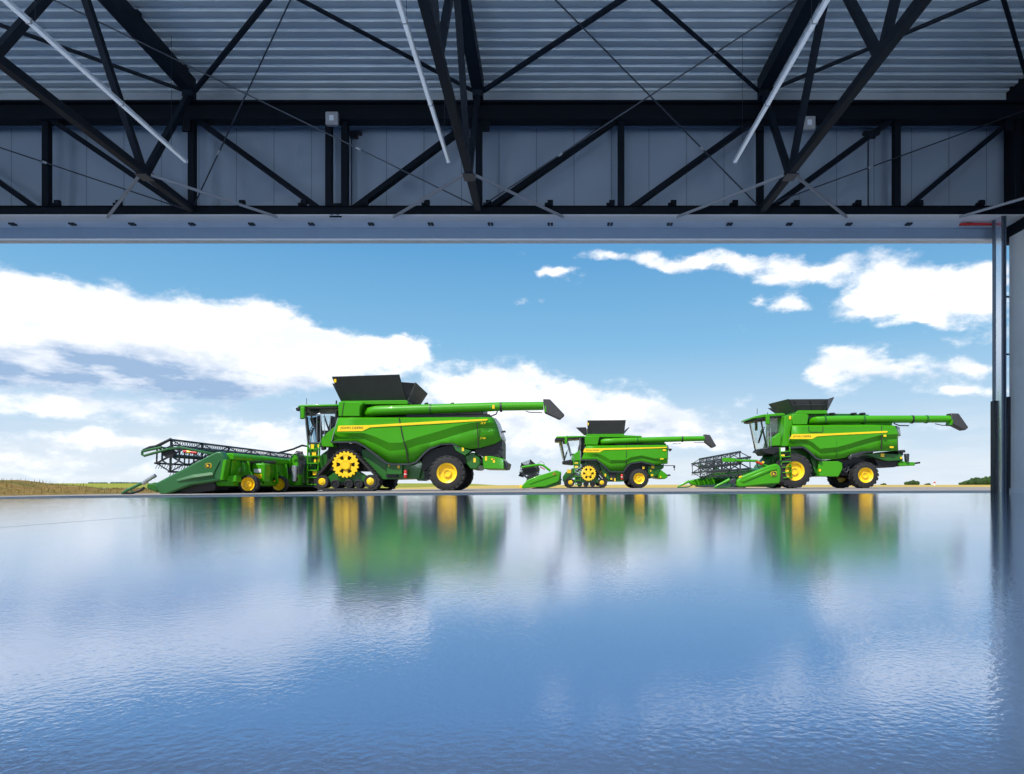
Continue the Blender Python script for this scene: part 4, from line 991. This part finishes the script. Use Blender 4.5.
for x0_, y0_, x1_, y1_ in ((600, 280, 602, 384), (618, 260, 622, 384), (752, 200, 744, 388)): C.pipe('handrail', 'light_steel', [(x1_, y1_, .22), (x0_, y0_, .22)], .02, pl, 6)
C.slab('platform_floor', 'black', [(560, 400), (640, 388), (745, 385), (745, 398), (640, 440), (570, 430)], .3, .9, bevel=.02, parent=pl)
ladder(C, (700, 606), (760, 600), (680, 392), (748, 388), .0, 6)
stickers(C, [(703, 445, 24, 14), (735, 550, 16, 20)], -.03); stickers(C, [(703, 408, 30, 30)], -.0, 'white_paint')
C.slab('feeder_house', 'deep_green', [(560, 520), (640, 430), (740, 400), (760, 460), (690, 600), (600, 600)], .95, 2.4, bevel=.04)
cx, cz = C.pt(782, 556); R = .915
wheel(C, cx, R, -.05, R, .75, C.r(63), 20); wheel(C, cx, R, W + .05, R, .75, .5, 20, side=-1)
cx, cz = C.pt(1275, 582); R = .70
wheel(C, cx, R, .1, R, .6, C.r(50), 18); wheel(C, cx, R, W - .1, R, .6, .4, 18, side=-1)
# ================================================================== headers
def reel(M, c, r, y0, y1, n_sp, m_bat='dark_steel', bats=6, tine=.22, rot=0.2, spoke='dark_steel', lattice=False, ring=True, br=.038, tp=.16):
    """tined reel along y: axle tube, hexagonal spiders, tined bats"""
    cx, cz = c; rl = MB().tube([(cx, y0, cz), (cx, y1, cz)], .075, 10).build('reel', m_bat, M.root)
    ang = [rot + 2 * pi * k / bats for k in range(bats)]
    for i in range(n_sp):
        y = y0 + (y1 - y0) * i / (n_sp - 1); b = MB()
        pts = [(cx + r * cos(a), y, cz + r * sin(a)) for a in ang]
        for k in range(bats):
            b.bar((cx, y, cz), pts[k], .05, .08, (0, 1, 0))
            q = [tuple(Vector((cx, y, cz)).lerp(Vector(pts[j % bats]), .62)) for j in (k, k + 1)]
            if ring: b.bar(q[0], q[1], .04, .06, (0, 1, 0))
            b.bar(pts[k], pts[(k + 1) % bats], .035, .05, (0, 1, 0))
        b.build('reel_spider', spoke, rl, smooth=0)
    for k, a in enumerate(ang):
        p = (cx + r * cos(a), cz + r * sin(a)); b = MB().tube([(p[0], y0 - .1, p[1]), (p[0], y1 + .1, p[1])], br, 8)
        n = int((y1 - y0) / tp)
        for i in range(n):
            y = y0 + (y1 - y0) * (i + .5) / n
            if lattice and k == 1:
                b.tube([(p[0], y - .08, p[1]), (p[0] - .02, y + .08, p[1] - tine)], .012, 4); b.tube([(p[0], y + .08, p[1]), (p[0] - .02, y - .08, p[1] - tine)], .012, 4)
            else: b.tube([(p[0], y, p[1]), (p[0] - .05, y, p[1] - tine * .6), (p[0] - .10, y, p[1] - tine)], .011, 4)
        if lattice and k == 1: b.tube([(p[0] - .02, y0, p[1] - tine), (p[0] - .02, y1, p[1] - tine)], .03, 6)
        b.build('reel_bat', m_bat, rl, smooth=30)
    return rl

def shield(M, poly, inset, y0, y1, recess=None, m='green', bevel=.05):
    sh = M.slab('end_shield', m, poly, y0, y1, bevel=bevel, segs=2)
    return sh

# ---------------------------------------------------------------- header A, wide draper with gauge wheels
HA = Mach('draper_header', 'very wide green header with gauge wheels and a tall reel, left of the largest combine', 'header', 22.6, 190, (115, 425, 8.533), 'combine headers')
def h2(x, y): return (105 * 8.533 + x, y)
L_ = 13.6
outer = [(330, 512), (352, 492), (860, 228), (905, 226), (950, 290), (918, 470), (840, 486), (640, 516), (440, 596), (408, 602), (375, 582)]
sh = HA.slab('end_shield', 'shadowed_green', outer, .0, .34, bevel=.05, segs=2)
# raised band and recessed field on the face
HA.slab('shield_rim', 'shadowed_green', [(352, 500), (862, 236), (898, 236), (935, 292), (905, 466), (838, 478), (640, 508), (432, 588), (405, 592), (382, 576), (345, 516)], -.035, .02, bevel=.03, parent=sh)
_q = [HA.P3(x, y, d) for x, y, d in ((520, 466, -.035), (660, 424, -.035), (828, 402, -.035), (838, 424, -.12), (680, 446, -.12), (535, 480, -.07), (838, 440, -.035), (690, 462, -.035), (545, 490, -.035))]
MB().add(_q, [(0, 1, 4, 5), (1, 2, 3, 4), (5, 4, 7, 8), (4, 3, 6, 7), (2, 6, 3), (0, 5, 8)]).build('shield_ridge', 'shadowed_green', sh, smooth=0)
HA.slab('shield_ridge', 'shadowed_green', [(826, 410), (886, 300), (896, 302), (840, 420)], -.075, -.03, bevel=.02, parent=sh)
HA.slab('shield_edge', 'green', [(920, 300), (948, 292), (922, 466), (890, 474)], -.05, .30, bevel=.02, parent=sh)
emblem(HA, 795, 347, 26, -.035, sh)
p = HA.slab('shield_nose', 'deep_green', [(262, 540), (268, 504), (340, 488), (375, 576), (350, 575)], .05, .6, bevel=.05)
dv = HA.pipe('divider', 'shadowed_green', [(60, 584, .2), (100, 560, .2), (240, 492, .2)], .05)
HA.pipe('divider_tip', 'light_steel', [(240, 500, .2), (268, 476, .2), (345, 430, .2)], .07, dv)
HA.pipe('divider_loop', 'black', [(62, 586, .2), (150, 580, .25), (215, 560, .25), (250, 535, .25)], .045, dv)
HA.pipe('divider_loop', 'shadowed_green', [(130, 545, .2), (150, 575, .2)], .03, dv)
HA.slab('skid', 'black', [(400, 590), (640, 520), (840, 486), (860, 510), (850, 560), (620, 590), (420, 602)], .25, 1.2, bevel=.02)
HA.slab('cutter_bar', 'black', [(392, 596), (410, 578), (560, 566), (560, 594), (420, 602)], .5, L_ - .4, bevel=.01)
HA.slab('draper_deck', 'black', [(420, 586), (560, 560), (830, 470), (850, 480), (850, 530), (640, 590)], .6, L_ - .6, bevel=.01)
bk = HA.slab('back_frame', 'green', [(852, 480), (880, 468), (1010, 480), (1010, 520), (860, 522)], .35, L_ - .3, bevel=.03)
HA.slab('top_beam', 'green', [(930, 242), (1000, 238), (1020, 262), (1015, 300), (935, 300)], .35, L_ - .35, bevel=.04)
HA.slab('back_sheet', 'green', [(950, 300), (1000, 300), (990, 480), (930, 480)], .4, L_ - .4, bevel=.02)
HA.slab('side_pod', 'green', [(948, 430), (1030, 430), (1040, 486), (948, 486)], .2, .6, bevel=.03)
HA.pipe('drive_shaft', 'dark_steel', [h2(80, 302) + (.4,), h2(160, 312) + (1.0,), h2(300, 318) + (2.0,), h2(470, 318) + (3.6,)], .06)
for dy, x in ((1.2, 6), (2.4, 6), (3.6, 6), (4.6, 6), (8.9, 0), (10.2, 0), (11.4, 0)):
    b_ = HA.pt(985, 300, 0); c_ = HA.pt(985, 500, 0)
    MB().bar((b_[0] + .05, dy, b_[1]), (c_[0] + .12, dy, c_[1]), .1, .1).build('back_strut', 'green', HA.root, bevel=.01)
# gauge wheels with their arms, control box
for dy, hx, hy in ((.75, 238, 508), (3.85, 500, 497)):
    x, z = HA.pt(105 * 8.533 + hx, hy, dy); R = .355
    wheel(HA, x, R - .0, dy, R, .28, .245, 14)
    MB().tube([(x, dy + .3, R), (x - .25, dy + .32, .75), (x - .35, dy + .32, 1.2)], .05, 8).build('wheel_arm', 'green', HA.root)
    MB().prism([(x + .0, R - .1), (x + .15, R + .15), (x - .1, R + .55), (x - .3, R + .5)], dy + .28, dy + .4).build('wheel_bracket', 'green', HA.root, bevel=.02)
x, z = HA.pt(105 * 8.533 + 340, 410, 1.9)
bx = MB().box(x - .28, x + .25, 1.8, 2.3, z - .36, z + .38).build('control_box', 'green', HA.root, bevel=.05, segs=2)
MB().box(x - .18, x + .10, 1.785, 1.8, z + .02, z + .16).build('white_label', 'white_paint', bx)
MB().box(x - .18, x + .12, 1.785, 1.8, z - .22, z - .04).build('yellow_label', 'yellow', bx)
# centre: hose loop, linkage and adapter
yc = L_ / 2
xb = HA.pt(985, 400, 0)[0]
ad = MB().prism([(xb - .1, .35), (xb + .30, .30), (xb + .40, .9), (xb + .30, 1.65), (xb + .1, 1.75), (xb - .1, 1.4)], yc - 1.6, yc + 1.0).build('adapter', 'green', HA.root, bevel=.05)
MB().prism([(xb + .3, .35), (xb + .42, .4), (xb + .45, 1.25), (xb + .35, 1.35)], yc - 1.2, yc + .7).build('adapter_face', 'deep_green', ad, bevel=.04)
for i in range(5):
    y = yc - 1.7 + i * .16
    MB().tube([(xb + .1, y, 1.55 + .03 * i), (xb + .35, y - .05, 1.85), (xb + .45, y, 1.35), (xb + .4, y, .8)], .03, 8).build('hydraulic_hose', 'dark_steel', ad)
MB().tube([(xb - .3, yc - 2.2, 1.72), (xb + .05, yc - 1.4, 1.95), (xb + .25, yc - .9, 2.15), (xb + .40, yc - .6, 2.12), (xb + .48, yc - .5, 1.8)], .045, 10).build('hose_loop', 'dark_steel', HA.root)
MB().tube([(xb + .2, yc - 1.7, .5), (xb + .25, yc - 1.7, 1.2)], .12, 10).build('cylinder', 'light_steel', ad)
for i, (dx, dz, r_) in enumerate(((.12, .95, .18), (.22, .6, .14), (.28, .95, .12))):
    MB().lathe([(.001, 0), (r_, 0), (r_, .1), (.001, .1)], (xb + dx, yc - 1.75 + .03 * i, dz), 18).build('pulley', 'black' if i else 'dark_steel', ad)
rx, rz = HA.pt(476, 262, .6)
rl = reel(HA, (rx, rz), .60, .6, L_ - .6, 7, bats=6, tine=.2, rot=radians(28), lattice=True)
# cam end and reel arms
for yy, far in ((.42, 0), (L_ - .42, 1), (yc, 1)):
    a1 = [HA.pt(*q, .42) for q in ((860, 240), (560, 182), (462, 196), (462, 216), (560, 200), (850, 262))]
    ra = MB().prism(a1, yy - .06, yy + .06).build('reel_arm', 'shadowed_green', HA.root, bevel=.02)
fe = HA.pipe('reel_end_frame', 'shadowed_green', [(462, 205, .45), (345, 236, .45), (250, 262, .45), (232, 250, .45), (232, 226, .45), (300, 210, .45), (400, 190, .45)], .05)
HA.pipe('end_frame_bar', 'dark_steel', [(240, 215, .5), (300, 188, .5), (345, 182, .5), (480, 118, .5)], .045, fe)
HA.pipe('reel_cylinder', 'red', [(585, 225, .4), (620, 228, .4)], .05); HA.pipe('reel_cylinder', 'red', [(640, 232, .4), (700, 238, .4)], .05)
HA.pipe('cylinder_band', 'yellow', [(618, 228, .4), (642, 232, .4)], .055)
HA.slab('cam_plate', 'black', [(400, 215), (450, 200), (500, 210), (520, 245), (490, 275), (440, 280), (400, 255)], .5, .56, bevel=0)

# ---------------------------------------------------------------- header B, seen end on
HB = Mach('combine_header', 'small green header with a dark reel and yellow tip, left of the farthest combine', 'header', 42.6, 545, (510, 410, 8.6), 'combine headers')
sh = HB.slab('end_shield', 'green', [(98, 668), (108, 645), (150, 602), (235, 566), (400, 518), (412, 520), (432, 542), (424, 606), (405, 622), (300, 660), (180, 668), (120, 676)], 0, .3, bevel=.05, segs=2)
HB.slab('shield_ridge', 'green', [(160, 628), (230, 588), (400, 540), (404, 560), (250, 612), (170, 640)], -.04, .02, bevel=.03, parent=sh)
emblem(HB, 382, 550, 14, -.03, sh)
HB.slab('divider_tip', 'yellow', [(80, 660), (92, 644), (112, 650), (110, 676), (90, 676)], .05, .25, bevel=.03, parent=sh)
HB.slab('cutter_bar', 'black', [(180, 672), (300, 655), (300, 672), (200, 678)], .3, 8.2, bevel=.01)
HB.slab('trough', 'deep_green', [(240, 660), (420, 610), (430, 560), (440, 560), (440, 640), (300, 672)], .3, 8.2, bevel=.03)
HB.slab('top_beam', 'green', [(405, 525), (440, 530), (442, 560), (410, 556)], .3, 8.2, bevel=.03)
HB.slab('skid', 'deep_green', [(240, 665), (300, 655), (400, 628), (400, 652), (320, 672)], .1, .5, bevel=.02)
ra = HB.pipe('reel_arm', 'green', [(348, 524, .1), (285, 476, .1), (250, 470, .1), (100, 492, .1)], .085)
HB.pipe('reel_cylinder', 'red', [(258, 488, .12), (300, 512, .12)], .035, ra); HB.pipe('reel_cylinder_rod', 'light_steel', [(230, 540, .12), (262, 560, .12)], .03, ra)
HB.pipe('hose', 'black', [(235, 470, .2), (262, 440, .2), (290, 452, .2), (300, 480, .2)], .012, ra, 6)
rx, rz = HB.pt(162, 510, .4)
reel(HB, (rx, rz), .66, .35, 8.1, 6, bats=6, tine=.24, rot=radians(20))
HB.slab('cam_plate', 'black', [(120, 470), (205, 470), (230, 520), (190, 560), (130, 560), (100, 515)], .28, .33, bevel=0)
MB().tube([HB.P3(420, 600, 3.9), HB.P3(432, 585, 3.9)], .18, 12).build('header_throat', 'deep_green', HB.root)

# ---------------------------------------------------------------- header C, reel seen at an angle
HC = Mach('combine_header', 'green header with long open reel, attached before the wheeled combine at right', 'header', 30.0, 745, (680, 390, 6.827), 'combine headers')
LC = 9.0
sh = HC.slab('end_shield', 'green', [(385, 648), (388, 622), (420, 590), (620, 512), (655, 504), (676, 512), (690, 532), (688, 622), (676, 640), (560, 648), (440, 662), (400, 664)], 0, .34, bevel=.06, segs=2)
HC.slab('shield_ridge', 'green', [(410, 618), (620, 534), (662, 530), (660, 545), (625, 552), (430, 632)], -.05, .02, bevel=.03, parent=sh)
emblem(HC, 640, 572, 20, -.025, sh)
HC.slab('shield_band', 'dark_steel', [(342, 618), (380, 598), (386, 622), (372, 640), (345, 640)], .0, .32, bevel=.02, parent=sh)
for yy in (.16, LC - .16):
    dv = MB().tube([HC.P3(236, 666, 0), HC.P3(262, 652, 0), HC.P3(345, 612, 0)], [.02, .05, .09], 10)
    dv.v = [(x, y + yy, z) for x, y, z in dv.v]; d_ = dv.build('divider', 'green', HC.root)
    d2 = MB().tube([HC.P3(238, 668, 0), HC.P3(330, 664, 0), HC.P3(370, 648, 0)], .035, 8); d2.v = [(x, y + yy, z) for x, y, z in d2.v]; d2.build('divider_skid', 'deep_green', d_)
    if yy > 1:
        b = MB().prism([HC.pt(x, y, 0) for x, y in ((345, 640), (350, 604), (420, 590), (620, 512), (676, 512), (690, 532), (688, 622), (440, 662))], LC - .34, LC); b.build('end_shield', 'green', HC.root, bevel=.05)
HC.slab('cutter_bar', 'dark_steel', [(372, 662), (392, 650), (450, 648), (450, 668)], .3, LC - .3, bevel=.01)
HC.slab('trough_floor', 'deep_green', [(400, 660), (470, 640), (640, 626), (660, 640), (640, 662)], .3, LC - .3, bevel=.02)
HC.slab('back_sheet', 'deep_green', [(640, 530), (676, 516), (684, 530), (680, 640), (650, 640)], .3, LC - .3, bevel=.03)
b = MB(); sx, sz = HC.pt(580, 600, 0)
b.tube([(sx, .35, sz), (sx, LC - .35, sz)], .17, 14)
n = 150
for i in range(n):
    y = .4 + (LC - .8) * i / n; a = y / .42 * 2 * pi * (1 if y < LC / 2 else -1); a2 = a + .42
    y2 = y + (LC - .8) / n
    b.add([(sx + .17 * cos(a), y, sz + .17 * sin(a)), (sx + .31 * cos(a), y, sz + .31 * sin(a)), (sx + .31 * cos(a2), y2, sz + .31 * sin(a2)), (sx + .17 * cos(a2), y2, sz + .17 * sin(a2))], [(0, 1, 2, 3)])
b.build('feed_auger', 'deep_green', HC.root)
rx, rz = HC.pt(408, 500, .5)
reel(HC, (rx, rz), .56, .45, LC - .45, 6, bats=6, tine=.17, rot=radians(32), ring=False, br=.05, tp=.24)
for yy in (.3, LC - .3):
    q = [HC.P3(*p_, 0) for p_ in ((640, 528), (575, 508), (540, 482), (420, 480), (300, 474))[:4 if yy > 1 else 5]]
    b = MB().tube(q, .06, 8); b.v = [(x, y + yy, z) for x, y, z in b.v]; ra = b.build('reel_arm', 'green', HC.root)
    if yy > 1: continue
    q = [HC.P3(300, 474, 0), HC.P3(385, 476, 0)]; b = MB().bar((q[0][0], q[0][1] + yy - .07, q[0][2]), (q[1][0], q[1][1] + yy - .07, q[1][2]), .08, .2, (0, 0, 1)); b.build('arm_sleeve', 'green', ra, bevel=.01)
HC.pipe('reel_cylinder', 'red', [(520, 490, .25), (562, 508, .25)], .06); HC.slab('cylinder_tag', 'yellow', [(560, 486), (576, 488), (574, 500), (562, 500)], .15, .2, bevel=0)
HC.pipe('hose', 'black', [(520, 490, .3), (535, 530, .3), (560, 545, .3), (585, 560, .3)], .02)
HC.slab('stripe_tag', 'yellow', [(402, 590), (422, 584), (422, 596), (402, 602)], -.01, .0, bevel=0, parent=sh)
# ------------------------------------------------------------------ sky
def world():
    w = bpy.data.worlds.new('sky'); SC.world = w; w.use_nodes = True; t = w.node_tree; t.nodes.clear()
    tc = t.nodes.new('ShaderNodeTexCoord'); D = V(t, tc.outputs['Generated']); dx, dy, dz = sep(t, D)
    az = dx.op('ARCTAN2', dy); el = dz.op('ARCSINE')
    P = comb(t, az, el)
    # domain warp for billowy edges
    nb = t.nodes.new('ShaderNodeTexNoise'); nb.inputs['Scale'].default_value = 7.0; nb.inputs['Detail'].default_value = 7; nb.inputs['Roughness'].default_value = 0.58
    st = comb(t, az, el * 1.7); t.links.new(st.k, nb.inputs['Vector'])
    wx, wy, wz = sep(t, V(t, nb.outputs['Color']))
    a2 = az + (wx - 0.5) * 0.16; e2 = el + (wy - 0.5) * 0.085
    def dirpx(px, py):
        u, v = (px - CX) / F, (CY - py) / F; a = math.atan(u); return a, math.atan(v * cos(a))
    dens = None
    for px, py, rx, ry, wt in BLOBS:
        ca, ce = dirpx(px, py); a1, _ = dirpx(px + rx, py); _, e1 = dirpx(px, py - ry)
        ra, re = abs(a1 - ca), abs(e1 - ce)
        q = ((a2 - ca) * (1 / ra)).op('POWER', 2.0) + ((e2 - ce) * (1 / re)).op('POWER', 2.0)
        g = (q * -1.0).op('EXPONENT') * wt
        dens = g if dens is None else dens + g
    fb = noise(t, st, 11.0, 8, 0.62); fb2 = noise(t, comb(t, az, el * 3.0), 4.5, 6, 0.6)
    # generic clouds for the rest of the sky
    front = dy.step(-0.2, 0.45)
    rest = fb2.step(0.46, 0.62) * (front * -1.0 + 1.0) * el.step(0.0, 0.12) * 0.9
    d = dens + (fb - 0.5) * 2.0 + (noise(t, st, 32.0, 6, 0.6) - 0.5) * 0.45
    cl = d.step(0.30, 1.0)
    # base shading: lit tops, blue-grey undersides
    up = noise(t, comb(t, az, (el - 0.035) * 1.7), 11.0, 6, 0.6)
    body = dens.step(0.5, 1.5)
    sh = ((fb - up) * 1.3 + noise(t, comb(t, az, el * 2.6), 6.5, 5, 0.55) * 1.0).step(0.30, 0.72)
    under = None
    for px, py, rx, ry, wt in SHADES:
        ca, ce = dirpx(px, py); a1, _ = dirpx(px + rx, py); _, e1 = dirpx(px, py - ry)
        q = ((a2 - ca) * (1 / abs(a1 - ca))).op('POWER', 2.0) + ((e2 - ce) * (1 / abs(e1 - ce))).op('POWER', 2.0)
        g = (q * -1.0).op('EXPONENT') * wt
        under = g if under is None else under + g
    shade = (under * (noise(t, comb(t, az, el * 4.0), 9.0, 6, 0.6).step(0.3, 0.72) * 0.85 + fb * 0.5 + 0.05) + (sh * -1.0 + 1.0) * 0.34).min(1.0)
    white = mixc(t, shade, (1.28, 1.27, 1.27), (0.36, 0.52, 0.76))
    # blue gradient
    r = t.nodes.new('ShaderNodeValToRGB'); t.links.new(el.op('MAXIMUM', 0.0).k, r.inputs[0])
    cr = r.color_ramp; cr.elements[0].position = 0.0; cr.elements[0].color = (0.76, 0.86, 0.95, 1)
    cr.elements[1].position = 0.12; cr.elements[1].color = (0.47, 0.68, 0.88, 1)
    for p, c in ((0.22, (0.24, 0.52, 0.80)), (0.36, (0.125, 0.375, 0.69)), (0.8, (0.06, 0.20, 0.50))):
        e = cr.elements.new(p); e.color = (*c, 1)
    haze = el.step(0.0, 0.16, 0.55, 0.0)
    sky = mixc(t, haze * noise(t, comb(t, az, el * 5.0), 5.0, 4).step(0.35, 0.6), V(t, r.outputs[0]), (0.86, 0.91, 0.97))
    cov = (cl * el.step(0.005, 0.05, 0.55, 1.0)).max(rest)
    sky = mixc(t, cov.min(1.0), sky, white)
    low = dz.step(-0.02, 0.0, 1.0, 0.0)
    sky = mixc(t, low, sky, (0.20, 0.20, 0.20))
    bg = t.nodes.new('ShaderNodeBackground'); t.links.new(sky.k, bg.inputs[0]); bg.inputs[1].default_value = SKY
    out = t.nodes.new('ShaderNodeOutputWorld'); t.links.new(bg.outputs[0], out.inputs[0])
    w.cycles.sampling_method = 'MANUAL'; w.cycles.sample_map_resolution = 512
BLOBS = [  # px, py, rx, ry, weight: where each cloud hangs, as bearings from the hangar
    (10, 300, 70, 38, 1.3), (90, 315, 90, 32, 1.4), (190, 335, 100, 30, 1.4), (290, 345, 80, 26, 1.4), (350, 350, 60, 20, 1.2), (412, 347, 28, 13, 1.2),
    (60, 365, 140, 28, 1.1), (230, 378, 130, 20, 1.1), (60, 405, 120, 12, .8), (130, 440, 170, 10, .8), (300, 432, 90, 12, .8),
    (478, 395, 60, 26, 1.3), (545, 405, 75, 24, 1.3), (630, 425, 90, 24, 1.1), (500, 440, 90, 22, .7), (690, 440, 60, 14, .7),
    (620, 254, 45, 10, .85), (700, 258, 70, 10, .85), (770, 266, 45, 12, .8), (850, 262, 70, 14, .7), (558, 281, 22, 7, .95), (535, 300, 20, 4, .6),
    (780, 303, 24, 11, .95), (742, 299, 10, 8, .75), (870, 300, 55, 20, 1.1), (940, 288, 60, 24, 1.1), (980, 300, 40, 24, .9), (905, 322, 24, 7, .6), (925, 322, 20, 7, .6),
    (860, 362, 45, 15, 1.0), (815, 378, 24, 8, .9), (890, 374, 60, 12, .9), (975, 362, 30, 12, .8), (960, 390, 40, 9, .9), (960, 335, 70, 8, .55), (950, 430, 60, 10, .5), (800, 400, 90, 8, .35), (60, 470, 180, 7, .5), (30, 455, 120, 8, .7)]
SHADES = [(60, 362, 130, 22, 1.0), (230, 378, 110, 14, .75), (120, 385, 110, 14, .55), (250, 400, 120, 12, .35), (30, 340, 50, 10, .35), (560, 425, 110, 14, .3), (640, 440, 100, 12, .3),
          (900, 318, 60, 7, .4), (870, 384, 70, 7, .35), (960, 402, 40, 8, .35)]
SKY, FILL = 1.0, 430
world()
sl = bpy.data.lights.new('sun', 'SUN'); sl.energy = 5.4; sl.angle = radians(0.8); sl.color = (1.0, 0.955, 0.88)
so = bpy.data.objects.new('sun', sl); COL.objects.link(so)
sa, se = radians(38), radians(54)
so.rotation_euler = Vector((sin(sa) * cos(se), cos(sa) * cos(se), -sin(se))).to_track_quat('-Z', 'Y').to_euler()
for x in (-13, -4.3, 4.5):  # fill lights added behind the camera to brighten the interior, no real fittings
    for y in (-3.5, -9.5):
        l = bpy.data.lights.new('added_fill', 'POINT'); l.energy = FILL; l.shadow_soft_size = 0.45; l.color = (0.76, 0.88, 1.0)
        o = bpy.data.objects.new('added_fill', l); COL.objects.link(o); o.location = (x, y, 2.6)
# ------------------------------------------------------------------ camera and view
cd = bpy.data.cameras.new('camera'); co = bpy.data.objects.new('camera', cd); COL.objects.link(co)
cd.sensor_width = 36; cd.lens = F / 1024 * 36; cd.shift_x = -(CX - 512) / 1024; cd.shift_y = (CY - 387) / 1024
cd.clip_start = 0.02; cd.clip_end = 2000
co.location = (0, 0, CAMZ); co.rotation_euler = (pi / 2, 0, 0); SC.camera = co
vs = SC.view_settings; vs.view_transform = 'Standard'; vs.look = 'None'; vs.exposure = 0.0; vs.gamma = 1.0; vs.use_curve_mapping = False
